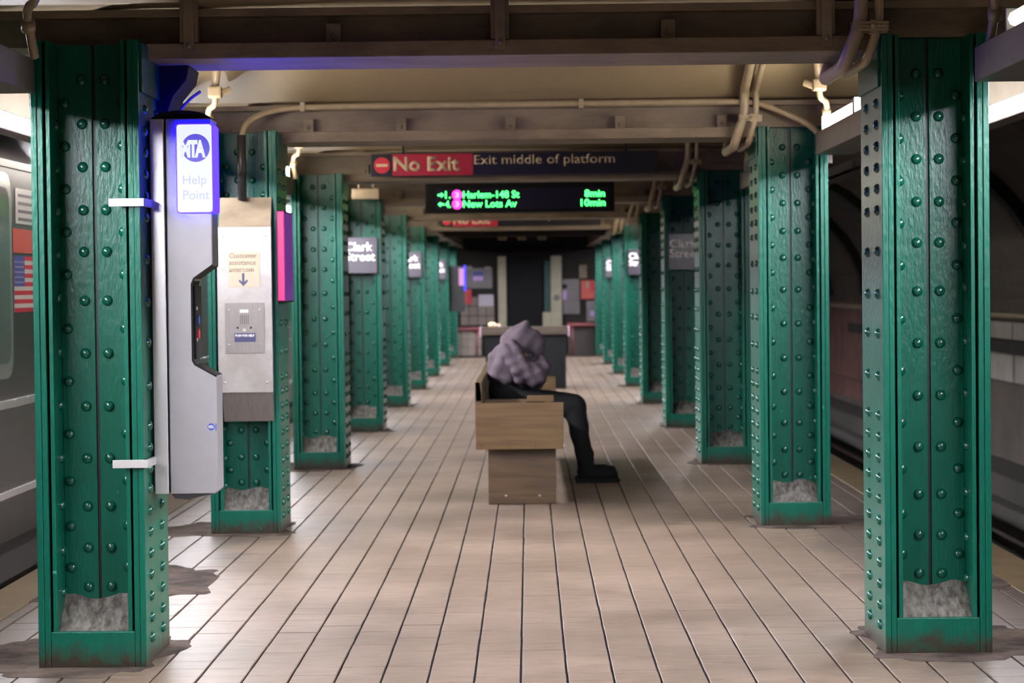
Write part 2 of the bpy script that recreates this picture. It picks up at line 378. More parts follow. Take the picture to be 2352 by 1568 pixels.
# right tunnel wall: lower part straight, upper part a vault
XW = 5.4
prof = [(XW, -1.3), (XW, 1.1)] + [(XW-3.15*(1-math.cos(t)), 1.1+2.1*math.sin(t)) for t in [i*PI/2/10 for i in range(1, 11)]]
outer = [(p[0]+0.25*(1 if i < 3 else 0.9), p[1]+(0 if i < 3 else 0.15)) for i, p in enumerate(prof)]
wr = MB(); poly = prof + outer[::-1]
wr.prism(poly, 'y', -1, 62)
wall_r = structure(wr.build('wall_right', WALLM))
# ribs of the vault
for i in range(9):
    y = 20 + i*4.6
    mb = MB(); inn = [(p[0]-0.12, p[1]-(0.0 if k < 3 else 0.05)) for k, p in enumerate(prof)]
    mb.prism(inn[1:] + prof[1:][::-1], 'y', y, y+0.35)
    mb.build('vault_rib', SOOT, wall_r)
# boards and cable ledges on the right wall
for i in range(6):
    y = 22.5+i*1.45
    MB().box(XW-0.05, XW, y, y+1.40, 0.65, 0.84).build('wall_board', WHITEP, wall_r, bevel=0.004)
for i in range(6):
    y = 22.2+i*1.5
    MB().box(XW-0.07, XW, y, y+1.42, 0.18, 0.50).build('wall_board', WHITEP, wall_r, bevel=0.004)
MB().box(XW-0.14, XW, 18, 40, 0.50, 0.64).build('cable_ledge', SOOT, wall_r)
MB().cyl((XW-0.06, 10, 0.91), (XW-0.06, 48, 0.91), 0.035, 8).build('wall_pipe', PIPEM, wall_r)
for i in range(13):
    y = 34+i*1.05
    MB().box(XW-0.06, XW, y, y+1.01, -0.28, 0.98).build('wall_panel', BROWNP, wall_r, bevel=0.006)
    MB().box(XW-0.045, XW, y, y+1.01, -0.62, -0.31).build('wall_panel', BROWNP, wall_r, bevel=0.006)
structure(MB().box(XW-0.5, XW-0.01, 10, 60, -1.2, -0.72).build('trim_3', CONC))
# platform ceiling: a shallow concrete arch in every bay
ARCH = 0.42
def arch_z(y, ya, yb):
    t = (y-ya)/(yb-ya); t = max(0, min(1, t))
    return ZT + ARCH*(4*t*(1-t))**0.85
def arch_bay(ya, yb):
    N = 18; mb = MB(); pts = []
    for i in range(N+1):
        y = ya+(yb-ya)*(0.5-0.5*math.cos(PI*i/N)); pts.append((y, arch_z(y, ya, yb)))
    poly = pts + [(yb, ZT+ARCH+0.2), (ya, ZT+ARCH+0.2)]
    n = len(poly)
    mb.prism(poly, 'x', -2.5, 2.48)
    return mb
def patch(cx, cy, rx, ry, seed):
    rnd = random.Random(seed); n = 60; vs = []; ph = [rnd.uniform(0, 6.3) for _ in range(4)]
    for i in range(n):
        a = 2*PI*i/n; q = 1+0.10*math.sin(3*a+ph[0])+0.07*math.sin(7*a+ph[1])+0.04*math.sin(13*a+ph[2])+rnd.uniform(-0.02, 0.02)
        ca, sa = math.cos(a), math.sin(a); e = 0.55
        vs.append((cx+rx*q*math.copysign(abs(ca)**e, ca), cy+ry*q*math.copysign(abs(sa)**e, sa)))
    return MB().prism(vs, 'z', -0.004, 0.0016)
for k in range(1, 10):
    for cx, yo, sd in ((LX, YL, -1), (RX, 0, 1)):
        patch(cx+sd*0.10, ys(k)+yo+CD/2+0.02, 0.34, 0.44, k*3+sd).build('cement_patch', PATCH, fl)
patch(-1.80, 10.75, 0.36, 0.62, 71).build('cement_patch', PATCH, fl)
patch(1.86, 10.9, 0.22, 0.8, 73).build('cement_patch', PATCH, fl)
patch(1.80, 6.9, 0.30, 0.9, 74).build('cement_patch', PATCH, fl)
ceil = bpy.data.objects.new('ceiling', None); COL.objects.link(ceil); ceil['kind'] = 'structure'
for k in range(0, 6):
    o = arch_bay(ys(k)+CD-0.08, ys(k+1)+0.08).build('arch', CREAM, ceil)
    for p in o.data.polygons: p.use_smooth = abs(p.normal.x) < 0.5 and p.normal.z < -0.3
MB().box(-2.45, 2.4, -1.0, ys(0)+CD-0.08, ZT+0.2, ZT+0.3).build('ceiling_slab', CREAM, ceil)
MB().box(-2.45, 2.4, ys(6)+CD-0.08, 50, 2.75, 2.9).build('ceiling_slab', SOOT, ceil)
MB().box(-6.2, -2.55, -1.0, 62, 3.2, 3.35).build('ceiling_slab', SOOT, ceil)
for s, x, zg in ((-1, -2.66, 2.237), (1, 2.48, 2.277)):
    MB().box(x, x+0.16, -1, 50, zg+0.03, 3.2).build('edge_girder', SOOT, ceil)
    MB().box(x-0.05 if s > 0 else x-0.01, x+0.17 if s > 0 else x+0.21, -1, 50, zg, zg+0.04).build('edge_girder_flange', SOOT, ceil)

# ---- transverse beams
CLIPX = (-1.18, -0.68, -0.09, 0.50, 1.05)
ORD = ['', 'first', 'second', 'third', 'fourth', 'fifth', 'sixth', 'seventh', 'eighth', 'ninth']
for k in range(0, 7):
    y = ys(k); ZB = zb_(k)
    t = thing('ceiling_beam', ('grimy cream steel cross beam overhead, %s from the front' % ORD[k]) if k else 'grimy cream steel cross beam above the camera, out of the frame', 'beam', (0, y, ZB))
    if k == 1: t['label'] = 'grimy cream steel cross beam across the very top, with violet glow on its underside'
    if k == 2: t['label'] = 'cream steel cross beam with conduit along its top, behind the lit arch'
    if k == 3: t['label'] = 'cream steel cross beam directly behind the No Exit sign'
    if k == 0: bpy.data.objects.remove(t); continue
    lo = MB()
    lo.box(LX+HW+0.004, RX-HW-0.004, y+0.03, y+0.50, ZB, ZB+0.055)
    lo.build('lower_flange', BEAMM, t, bevel=0.004)
    MB().box(-2.17, 2.09, y+0.14, y+0.39, ZB+0.057, ZT-0.028).build('web_plate', BEAMM, t)
    MB().box(-2.17, 2.09, y+0.07, y+0.46, ZT-0.028, ZT).build('upper_flange', BEAMM, t, bevel=0.003)
    for i, cx in enumerate(CLIPX):
        c = MB().box(cx-0.026, cx+0.026, y+0.085, y+0.139, ZB+0.057, ZB+0.125)
        c.ball((cx, y+0.083, ZB+0.08), 0.011, 0.008, 0.011, n=8, k=4)
        c.build('clip', BEAMM, t, bevel=0.003)
        if k == 1 and i in (0, 2, 4):
            b = MB().box(cx-0.018, cx+0.018, y+0.012, y+0.024, ZB+0.02, ZB+0.36)
            b.ball((cx, y+0.010, ZB+0.045), 0.010, 0.007, 0.010, n=8, k=4)
            b.box(cx-0.034, cx+0.030, y+0.032, y+0.06, ZB+0.058, ZB+0.40)
            b.build('hanger_bar', BEAMM, t, bevel=0.002)
ZB = 2.06
# longitudinal girders over the far columns
for s, x in ((-1, -1.42), (1, 1.30)):
    g = MB().box(x-0.13, x+0.13, ys(6)+CD, 47.5, ZB+0.03, ZB+0.32)
    g.box(x-0.17, x+0.17, ys(6)+CD, 47.5, ZB, ZB+0.03)
    structure(g.build('trim_%d' % (4 if s < 0 else 5), BEAMM))

# ================================================================== COLUMNS
def rivet_mesh(face):
    mb = MB(); n = 10; r = 0.0195; h = 0.014
    rings = [(r*1.0, 0.0), (r*0.92, h*0.45), (r*0.62, h*0.85), (r*0.22, h*1.0)]
    vs = []
    for rr, hh in rings:
        for i in range(n):
            a = 2*PI*i/n; x = rr*math.cos(a); z = rr*math.sin(a)
            vs.append((x, -hh, z) if face == '-y' else ((hh, x, z) if face == '+x' else (-hh, x, z)))
    fs = []
    for q in range(3):
        for i in range(n): fs.append((q*n+i, q*n+(i+1) % n, (q+1)*n+(i+1) % n, (q+1)*n+i))
    fs.append(tuple(range(3*n, 4*n)))
    mb.add(vs, fs); return mb
RM = {}
def rivet_obj(face):
    if face not in RM:
        o = rivet_mesh(face).build('rivet', RIVETM, smooth=True); me = o.data; bpy.data.objects.remove(o); RM[face] = me
    return RM[face]
Z_IN = [2.04, 1.888, 1.737, 1.586, 1.44, 1.268, 1.083, 0.897, 0.714, 0.545, 0.399, 0.262]
Z_OUT = [1.96, 1.81, 1.66, 1.51, 1.36, 1.17, 0.985, 0.80, 0.635, 0.475, 0.33]
Z_SIDE = [1.93, 1.855, 1.78, 1.705, 1.63, 1.555, 1.41, 1.26, 1.12, 0.97, 0.83, 0.755, 0.68, 0.61, 0.535, 0.46, 0.385, 0.31, 0.235, 0.16, 0.09]
WEBY = 0.170
def rivets_for(cx, y, inner, k):
    R = []
    for z in Z_IN:
        if z > 0.25 and z < zb_(k)-0.03:
            R += [(cx-0.040, y+WEBY, z, '-y'), (cx+0.040, y+WEBY, z, '-y')]
    for z in Z_OUT: R += [(cx-0.101, y+WEBY, z, '-y'), (cx+0.101, y+WEBY, z, '-y')]
    fx = cx + inner*HW
    for z in Z_SIDE:
        for dy in (0.11, 0.36): R.append((fx, y+dy, z, '+x' if inner > 0 else '-x'))
    # inner faces of the far flange: small rivet heads in shade
    gx = cx - inner*0.122
    for z in Z_OUT: R.append((gx, y+0.12, z-0.08, '+x' if inner > 0 else '-x'))
    return R
def column(k, side, label):
    cx = LX if side < 0 else RX; y = ys(k)+(YL if side < 0 else 0); inner = -side
    t = thing('steel_column', label, 'column', (cx, y+CD/2, 0), 'riveted green platform columns')
    H = zb_(k)+0.055
    for s in (-1, 1):
        def X(a, b): return (cx+s*a, cx+s*b) if s > 0 else (cx-b, cx-a)
        f = MB()
        a, b = X(0.166, HW); f.box(a, b, y, y+CD, 0, H)
        a, b = X(0.146, 0.1655); f.box(a, b, y+0.004, y+CD-0.004, 0, H)
        f.build('flange_plate', GREEN, t, bevel=0.0025)
        g = MB(); a, b = X(0.1225, 0.137); g.box(a, b, y+0.012, y+WEBY+0.001, 0.0, H); 
        a, b = X(0.137, 0.1455); g.box(a, b, y+0.05, y+CD-0.05, 0, H)
        a, b = X(0.1225, 0.137); g.box(a, b, y+CD-WEBY, y+CD-0.012, 0.0, H)
        g.build('corner_angle', GREEN, t, bevel=0.002)
        w_ = MB(); a, b = X(0.0055, 0.1222); w_.box(a, b, y+WEBY, y+CD-WEBY, 0, H)
        w_.build('web_plate', GREEN, t, bevel=0.002)
    MB().box(cx-0.0053, cx+0.0053, y+WEBY+0.012, y+CD-WEBY-0.012, 0, H).build('gap_shade_strip', DARKM, t)  # dark strip added in the open web gap, standing in for its shade
    # base: front lip plate and the dusty sloping fill behind it
    for fr in (1, -1):
        yy = (lambda d: y+d) if fr > 0 else (lambda d: y+CD-d)
        lip = MB(); a, b = sorted((yy(0.006), yy(0.03))); lip.box(cx-0.1455, cx+0.1455, a, b, 0, 0.125)
        lip.build('base_plate', GREEN, t, bevel=0.004)
        fill = MB()
        N = 9; vs = []
        for i in range(N+1):
            for j in range(6):
                xx = cx-0.1222+0.2444*i/N; q = j/5
                z = 0.118+0.11*q+0.010*math.sin(i*0.9+k)*q+random.uniform(-0.002, 0.002)
                vs.append((xx, yy(0.03+(WEBY-0.031)*q), z))
        fs = [(i*6+j, i*6+j+1, (i+1)*6+j+1, (i+1)*6+j) for i in range(N) for j in range(5)]
        n0 = len(vs)
        vs += [(cx-0.1222, yy(0.03), 0), (cx+0.1222, yy(0.03), 0)]
        fs += [tuple([n0] + [i*6 for i in range(N+1)] + [n0+1])]
        fill.add(vs, fs); fill.build('grimy_base_fill', GRIME, t)
    # splice plate near the top, on the face towards the platform centre
    sp = MB(); x0 = cx+inner*HW; x1 = x0+inner*0.011
    sp.box(min(x0, x1), max(x0, x1), y+0.02, y+CD-0.02, 1.985, H-0.01); sp.build('gusset_plate', GREEN, t, bevel=0.002)
    R = rivets_for(cx, y, inner, k)
    if k <= 4:
        for (x, yy, z, f) in R:
            if f != '-y' and x*inner > (cx+inner*0.15)*inner and z > 1.985: continue
            o = bpy.data.objects.new('rivet', rivet_obj(f)); COL.objects.link(o); o.parent = t
            o.location = (x-cx, yy-(y+CD/2), z)
            o.rotation_euler = (0, 0, 0)
    else:
        mb = MB(); 
        for (x, yy, z, f) in R:
            src = rivet_mesh(f); mb.add([(v[0]+x, v[1]+yy, v[2]+z) for v in src.v], src.f)
        mb.build('rivets', RIVETM, t, kind='stuff', smooth=True)
    return t
lab_l = {1: 'large green riveted steel column at front left with help point strapped beside it',
         2: 'green riveted column on the left carrying the stainless intercom box',
         3: 'green riveted column just behind the intercom column, bare of signs',
         4: 'green riveted column carrying the large lit Clark Street sign on the left',
         5: 'green riveted column between the two left Clark Street signs',
         6: 'green riveted column with the half-hidden left Clark Street sign',
         7: 'green riveted column, seventh from the front in the left row',
         8: 'distant green column, second last in the left row, beside the far pink light',
         9: 'last green column of the left row, next to the far wall posters'}
lab_r = {1: 'large green riveted steel column at front right, floor to ceiling',
         2: 'brightly lit green riveted column, second in the right row',
         3: 'unlit dark green riveted column behind the second right column',
         4: 'black-looking unlit column carrying the dim Clark Street sign on the right',
         5: 'narrow unlit black column just left of the dim Clark Street sign',
         6: 'lit green column carrying the small bright Clark Street sign on the right',
         7: 'green column, seventh from the front in the right row, plain',
         8: 'distant green column with tiny white sign in the right row',
         9: 'last green column of the right row, beside the red poster'}
for k in range(1, 10):
    column(k, -1, lab_l[k]); column(k, 1, lab_r[k])

# ================================================================== LIGHT FIXTURES
OFF_R = (2, 3, 4)
def tubes(mb_pts): pass
nm = {-1: 'bay beside the camera', 0: 'nearest bay', 1: 'second bay', 2: 'third bay', 3: 'fourth bay', 4: 'fifth bay', 5: 'sixth bay', 6: 'seventh bay', 7: 'eighth bay', 8: 'ninth bay'}
for k in range(-1, 9):
    ya = ys(k)+CD+0.08; yb = ys(k+1)-0.27
    for side in (-1, 1):
        lit = not (side > 0 and k in OFF_R)
        lit_a = lit and not (side < 0 and k == 0)
        sd = 'left' if side < 0 else 'right'
        # A: trough hung on the track side of the columns, tube lying on its top
        xi = -1.665 if side < 0 else 1.51
        xo = xi + side*0.20
        if 0 <= k <= 5:
            t = thing('lamp_trough', 'grey box trough %s tube on top, %s row, %s' % ('with lit' if lit else 'with unlit', sd, nm[k]), 'light fixture', (xi, ya, 1.972), 'ceiling lamp troughs beside the columns')
            h = MB(); h.box(min(xi, xo), max(xi, xo), ya, yb, 1.972, 2.088)
            h.build('housing', TROUGH, t, bevel=0.004)
            for q in (0.25, 0.75):
                yq = ya+(yb-ya)*q; MB().cyl(((xi+xo)/2+side*0.05, yq, 2.087), ((xi+xo)/2+side*0.05, yq, arch_z(yq, ys(k)+CD-0.08, ys(k+1)+0.08)), 0.006, 6).build('hanger_rod', DARKM, t)
            n = 3
            for i in range(n):
                y0 = yb-(0.10 if k else 0.42)-(i+1)*1.2-i*0.05
                if y0 < ya: continue
                mb = MB().cyl((xi+side*0.05, y0, 2.135), (xi+side*0.05, y0+1.17, 2.135), 0.026, 8)
                mb.build('lamp_tube', (TUBE_UP if k else TUBE_DIM) if lit_a and not (k == 0 and i > 0) else TUBEOFF, t, smooth=True)
                for yy in (y0-0.02, y0+1.172):
                    MB().box(xi+side*0.05-0.03, xi+side*0.05+0.03, yy, yy+0.018, 2.088, 2.168).build('lamp_holder', WHITE, t)
        # B: fixture along the platform edge, tube facing the platform
        xb = -2.50 if side < 0 else 2.42
        zb = 2.150 if side < 0 else 2.190
        t = thing('edge_light_fixture', '%s fluorescent fixture running along the %s platform edge, %s' % ('bright' if lit else 'unlit', sd, nm[k]), 'light fixture', (xb, ya, zb), 'fluorescent fixtures along the platform edges')
        y0 = ys(k)+0.25; y1 = ys(k+1)+0.20
        def sx_(a, b):           # a, b: offsets towards the platform from the tube centre
            return tuple(sorted((xb-side*a, xb-side*b)))
        h = MB()
        a, b = sx_(-0.055, 0.31); h.box(a, b, y0, y1, zb+0.070, zb+0.083)
        a, b = sx_(0.30, 0.31); h.box(a, b, y0, y1, zb-LIP, zb+0.070)
        a, b = sx_(-0.055, -0.045); h.box(a, b, y0, y1, zb-0.075, zb+0.070)
        a, b = sx_(-0.055, 0.05); h.box(a, b, y0, y1, zb-0.083, zb-0.075)
        h.build('housing', TROUGH, t)
        n = 3; step = (y1-y0-0.1)/n
        for i in range(n):
            c0 = y0+0.05+i*step
            a, b = sx_(-0.03, 0.03)
            MB().box(a, b, c0+0.03, c0+step-0.03, zb-0.045, zb+0.045).build('lamp_tube', TUBE if lit else TUBEOFF, t)

# ---- conduit fittings with a drop down to each trough
for k in range(1, 5):
    for side in (-1, 1):
        y = ys(k)-0.55+0.0; xi = (-1.60 if side < 0 else 1.50)
        t = thing('conduit_fitting', 'cream junction fitting with elbow conduit above the %s trough at %s column' % ('left' if side < 0 else 'right', ORD[k]), 'conduit', (xi, y, 2.30))
        b = MB().box(xi-0.035, xi+0.035, y-0.04, y+0.04, 2.285, 2.345)
        b.build('junction_box', PIPEM, t, bevel=0.012)
        b = MB().cyl((xi, y, 2.34), (xi-side*0.02, y, arch_z(y, ys(k-1)+CD, ys(k))+0.02), 0.02, 10)
        b.build('mounting_stem', PIPEM, t, smooth=True)
        b = MB().tube([(xi-side*0.03, y, 2.31), (xi-side*0.075, y+0.02, 2.33)], 0.018, 10); b.build('end_cap', PIPEM, t, smooth=True)
        b = MB().tube([(xi, y, 2.30), (xi+side*0.005, y+0.03, 2.25), (xi+side*0.05, y+0.10, 2.24), (xi+side*0.055, y+0.16, 2.18), (xi+side*0.05, y+0.22, 2.088)], 0.016, 10)
        b.build('elbow_conduit', PIPEM, t, smooth=True)
        b = MB().cyl((xi+side*0.052, y+0.13, 2.20), (xi+side*0.055, y+0.155, 2.17), 0.024, 10); b.build('coupling', PIPEM, t, smooth=True)

# ---- two parallel pipes that follow the ceiling and dip under every beam (right of centre)
def pipe_path(x, dz, xin):
    P = []
    for k in range(0, 7):
        y = ys(k); ZB = zb_(k)
        if k > 0:
            P += [(x, y-0.16, None), (x, y-0.055, 2.33), (x, y-0.05, 2.20), (x-xin*0.6, y-0.045, 2.12), (x-xin, y-0.01, ZB-dz), (x-xin, y+0.12, ZB-dz), (x-xin, y+0.45, ZB-dz), (x-xin, y+CD+0.02, ZB-dz), (x, y+CD+0.05, 2.2), (x, y+CD+0.07, 2.32)]
        else:
            P += [(x, y+CD+0.1, 2.38)]
        if k < 6:
            ya, yb = y+CD, ys(k+1)
            for q in (0.12, 0.3, 0.5, 0.7, 0.88):
                yy = ya+(yb-ya)*q; P.append((x, yy, arch_z(yy, ya-0.08, yb+0.08)-0.045))
    out = []
    for i, p in enumerate(P):
        if p[2] is None:
            kk = round((p[1]+0.16-Y1)/S)+1
            out.append((p[0], p[1], arch_z(p[1], ys(kk-1)+CD-0.08, ys(kk)+0.08)-0.045))
        else: out.append(p)
    return out
o = MB().tube(pipe_path(1.160, 0.055, 0.055), 0.0245, 10).build('ceiling_pipe', PIPEM, smooth=True)
tag(o, 'thicker cream pipe dipping under each beam beside the right column row', 'pipe', 'twin cream ceiling pipes')
o = MB().tube(pipe_path(1.222, 0.04, 0.04), 0.0165, 10).build('ceiling_pipe', PIPEM, smooth=True)
tag(o, 'thinner cream pipe running just right of the thicker ceiling pipe', 'pipe', 'twin cream ceiling pipes')
for k in (1, 2, 3, 4, 5):
    y = ys(k)
    t = thing('pipe_clamp', 'cream strap clamp holding the twin pipes at the %s beam' % ORD[k], 'clamp', (1.19, y-0.06, 2.2))
    c = MB()
    for q in range(3):
        c.box(1.130, 1.250, y-0.088, y-0.082, 2.168+q*0.012, 2.176+q*0.012)
    c.box(1.188, 1.206, y-0.090, y-0.022, 2.16, 2.205)
    c.box(1.127, 1.254, y-0.030, y-0.022, 2.165, 2.203)
    c.build('strap', PIPEM, t)
    MB().ball((1.197, y-0.092, 2.186), 0.010, 0.008, 0.010, n=10, k=6).build('bolt', PIPEM, t, smooth=True)
# conduit along the second beam, down to the intercom
y = ys(2)+0.0
o = MB()
o.tube([(1.56, y-0.06, 2.09), (1.50, y-0.05, 2.15), (1.40, y-0.04, 2.20), (1.27, y-0.03, 2.255), (1.18, y-0.03, 2.275), (0.9, y-0.03, 2.276), (-0.9, y-0.03, 2.276), (-1.20, y-0.03, 2.272), (-1.33, y-0.03, 2.262), (-1.42, y-0.06, 2.235), (-1.49, y-0.11, 2.19), (-1.510, y-0.15, 2.13), (-1.515, y-0.16, 2.06), (-1.515, y-0.16, 1.85), (-1.515, y-0.155, 1.775)], 0.0165, 10)
o = o.build('intercom_conduit', PIPEM, smooth=True)
t = thing('wall_conduit', 'thin cream conduit along the second beam bending down to the intercom', 'conduit', (0, y, 2.27))
bpy.context.view_layer.update()
o.parent = t; o.name = 'conduit_run'
for v in o.data.vertices: v.co -= Vector((0, y, 2.27))
for cx in (-1.20, 0.29, 1.17):
    MB().box(cx-0.012, cx+0.012, y-0.052, y+0.06, 2.25, 2.298).build('conduit_strap', PIPEM, t)
MB().cyl((-1.515, y-0.16, 1.775), (-1.515, y-0.16, 2.12), 0.0235, 12).build('dark_lower_conduit', DARKM, t, smooth=True)
# knee bracket at the first left column
t = thing('knee_bracket', 'black knee bracket between the front left column and the first beam', 'bracket', (-1.33, 9.0, 1.9))
MB().prism([(-1.335, 2.108), (-1.215, 2.108), (-1.225, 2.06), (-1.275, 2.0), (-1.30, 1.93), (-1.335, 1.90)], 'y', 8.72, 8.98).build('bracket_plate', BLACK, t, bevel=0.003)
MB().tube([(-1.20, 8.9, 2.03), (-1.24, 8.88, 2.0), (-1.275, 8.85, 1.95), (-1.285, 8.82, 1.88)], 0.006, 6).build('cable', PIPEM, t, smooth=True)

# ================================================================== HELP POINT
def help_point(loc, label):
    """Tall silver call box; its side panel faces the camera, its call face points to the platform centre."""
    t = thing('help_point', label, 'help point', loc)
    bx, by, bz = loc                    # bx: column side face, by: front plane, bz: bottom
    D = 0.155; W = 0.230; H = 1.316; K = 0.252-W
    # main slab with the notch cut in the edge that faces the platform
    prof = [(0.062, 0.0), (W-0.012, 0.0), (W, 0.012), (W, 0.415), (W-0.072, 0.455), (W-0.080, 0.47), (W-0.080, 0.735), (W-0.072, 0.755), (W-0.008, 0.80), (W-0.008, H-0.345), (W-0.008, H), (0.062, H)]
    MB().prism([(bx+a, bz+b) for a, b in prof], 'y', by, by+D).build('body', HPM, t, bevel=0.004)
    MB().box(bx+0.006, bx+0.056, by+0.004, by+D, bz, bz+H).build('back_channel', HPS, t, bevel=0.004)
    MB().box(bx-0.0055, bx+0.007, by+0.02, by+D, bz+0.01, bz+H-0.01).build('mounting_plate', DARKM, t)
    MB().box(bx+0.0565, bx+0.0615, by+0.012, by+D-0.01, bz+0.004, bz+H-0.004).build('seam', BLACK, t)
    # black lining of the notch with the call panel
    n = [(W-0.001, 0.409), (W-0.078, 0.452), (W-0.0865, 0.468), (W-0.0865, 0.737), (W-0.078, 0.758), (W-0.009, 0.806), (W-0.009, 0.799), (W-0.0725, 0.7545), (W-0.0795, 0.735), (W-0.0795, 0.47), (W-0.0715, 0.4555), (W-0.0005, 0.4155)]
    MB().prism([(bx+a, bz+b) for a, b in n], 'y', by-0.002, by+D+0.002).build('bezel', BLACK, t)
    pn = MB().box(bx+W-0.0795, bx+W-0.070, by+0.01, by+D-0.01, bz+0.475, bz+0.73).build('call_panel', BLACK, t)
    for zz, m_ in ((0.56, RED), (0.61, LBLUE)):
        MB().cyl((bx+W-0.070, by+0.045, bz+zz), (bx+W-0.064, by+0.045, bz+zz), 0.018, 12).build('call_button', m_, t)
    for zz in (0.535, 0.645):
        text('panel_lettering', 'HELP', WPRINT, t, (bx+W-0.0700, by+0.012, bz+zz), height=0.012, face='+x', depth=0.0006)
    # black cap and bottom
    capp = [(bx+0.01+0.21*i/10, bz+H+0.002+0.028*math.sin(PI*i/10)**0.6) for i in range(11)]
    MB().prism([(bx+0.01, bz+H+0.0)]+capp+[(bx+0.22, bz+H+0.0)], 'y', by+0.01, by+D-0.01).build('cap', BLACK, t)
    MB().prism([(bx+0.065, bz-0.001), (bx+0.075, bz-0.016), (bx+0.12, bz-0.02), (bx+W-0.02, bz-0.001)], 'y', by+0.006, by+D-0.006).build('bottom_shell', DARKM, t)
    MB().cyl((bx+0.115, by+0.08, bz-0.026), (bx+0.115, by+0.08, bz-0.018), 0.007, 8).build('drain_plug', DARKM, t)
    # light box: white panel with a blue glowing rim, wrapping to the call face
    x0, x1, z0, z1 = bx+0.103, bx+W-0.006, bz+H-0.328, bz+H-0.022
    def rrect(a, b, c, d, r, right=True):
        P = []
        for cxx, czz, a0 in ((b-r*(1 if right else 0.01), d-r*(1 if right else 0.3), 0), (a+r, d-r, 90), (a+r, c+r, 180), (b-r*(1 if right else 0.01), c+r*(1 if right else 0.3), 270)):
            rr = r if (a0 in (90, 180) or right) else r*0.3
            for q in range(5):
                an = math.radians(a0+q*22.5); P.append((cxx+rr*math.cos(an), czz+rr*math.sin(an)))
        return P
    MB().prism(rrect(x0-0.004, x1+0.004, z0-0.004, z1+0.004, 0.012), 'y', by-0.008, by+D+0.004).build('blue_light_rim', HPBLUE, t)
    MB().prism(rrect(x0, x1+0.001, z0, z1, 0.010), 'y', by-0.0105, by-0.0082).build('light_panel', HPWHITE, t)
    # logo: blue disc with white letters, and the words
    cxl, czl, rl = bx+0.169, z1-0.082, 0.0490
    MB().cyl((cxl, by-0.0125, czl), (cxl, by-0.0107, czl), rl, 40).build('logo_disc', HPLOGO, t)
    text('logo_lettering', 'MTA', HPWHITE, t, (cxl-rl-0.004, by-0.0128, czl-0.034), width=0.088, height=0.062, weight=0.055, depth=0.0008, spacing=0.78)
    text('panel_words', 'Help', HPTEXT, t, (x0+0.020, by-0.0107, z0+0.088), height=0.040, width=0.082, depth=0.0008)
    text('panel_words', 'Point', HPTEXT, t, (x0+0.020, by-0.0107, z0+0.044), height=0.032, width=0.092, depth=0.0008)
    # small printed emblem low on the slab
    MB().cyl((bx+W-0.022, by-0.0012, bz+0.235), (bx+W-0.022, by+0.001, bz+0.235), 0.0125, 24).build('small_emblem', LBLUE, t)
    text('emblem_letters', 'MTA', WPRINT, t, (bx+W-0.031, by-0.0014, bz+0.229), height=0.011, width=0.018, weight=0.03, depth=0.0005)
    MB().box(bx+W-0.007, bx+W-0.0035, by-0.0012, by+0.001, bz+0.222, bz+0.247).build('emblem_text', LBLUE, t)
    # white straps round the column flange
    for zz, L in ((1.605-0.586, 0.112), (0.705-0.586, 0.112)):
        MB().box(bx-L, bx+0.010, by-0.168, by-0.152, bz+zz-0.014, bz+zz+0.014).build('strap', WHITE, t, bevel=0.002)
        MB().box(bx+0.000, bx+0.012, by-0.153, by+0.03, bz+zz-0.014, bz+zz+0.014).build('strap_return', WHITE, t, bevel=0.002)
    return t
hp = help_point((LX+HW+0.006, 8.47, 0.586), 'tall silver help point with glowing white panel strapped to front left column')
yh = ys(8)
t = thing('lit_panel', 'tiny pink and blue lit panel beside the far end of the left column row', 'panel', (-1.2, yh, 1.33))
MB().box(LX+HW+0.0006, LX+HW+0.262, yh+0.06, yh+0.10, 1.30, 1.66).build('casing', DARKM, t)
MB().box(LX+HW+0.17, LX+HW+0.255, yh+0.052, yh+0.0595, 1.33, 1.62).build('pink_face', PPINK, t)
MB().box(LX+HW+0.2625, LX+HW+0.270, yh+0.06, yh+0.30, 1.25, 1.66).build('blue_face', emis('far_blue', (0.01, 0.01, 1.0, 1), 14), t)
MB().box(LX+HW+0.0006, LX+HW+0.2620, yh+0.102, yh+0.30, 0.90, 1.66).build('housing', DARKM, t)

# ================================================================== INTERCOM on the second left column
y = ys(2)+YL
t = thing('intercom_box', 'stainless customer assistance intercom box on the second left column', 'intercom', (-1.505, y, 0.59))
x0, x1 = -1.648, -1.360; yf = y-0.075
MB().box(x0, x1, yf, yf+0.006, 0.757, 1.632).build('face_plate', STEELP, t, bevel=0.0015)
sd = MB(); sd.prism([(yf+0.006, 0.757), (yf+0.006, 1.632), (y-0.002, 1.78), (y-0.002, 0.60)], 'x', x0+0.018, x1-0.004, None)
sd.build('housing', STEELD, t, bevel=0.002)
ho = MB(); ho.add([(x0+0.012, yf+0.003, 1.634), (x1-0.002, yf+0.003, 1.634), (x1-0.002, y-0.004, 1.79), (x0+0.012, y-0.004, 1.79), (x0+0.012, yf+0.006, 1.628), (x1-0.002, yf+0.006, 1.628), (x1-0.002, y-0.001, 1.775), (x0+0.012, y-0.001, 1.775)], [(0,1,2,3),(4,7,6,5),(0,4,5,1),(1,5,6,2),(2,6,7,3),(3,7,4,0)])
ho.build('sloping_hood', BEAMM, t)
for zx in (x0+0.035, x1-0.03):
    for zz in (1.585, 0.81):
        MB().ball((zx, yf-0.001, zz), 0.006, 0.004, 0.006, n=10, k=6).build('screw', STEEL, t, smooth=True)
st = MB().box(-1.590, -1.423, yf-0.0015, yf-0.0002, 1.315, 1.505).build('sticker', STICK, t)
text('sticker_lettering', 'Customer\nassistance\nintercom', BROWNT, st, (-1.584, yf-0.0016, 1.395), height=0.100, width=0.148, weight=0.008, depth=0.0006, line=1.0)
ar = MB(); ax, az = -1.510, 1.32
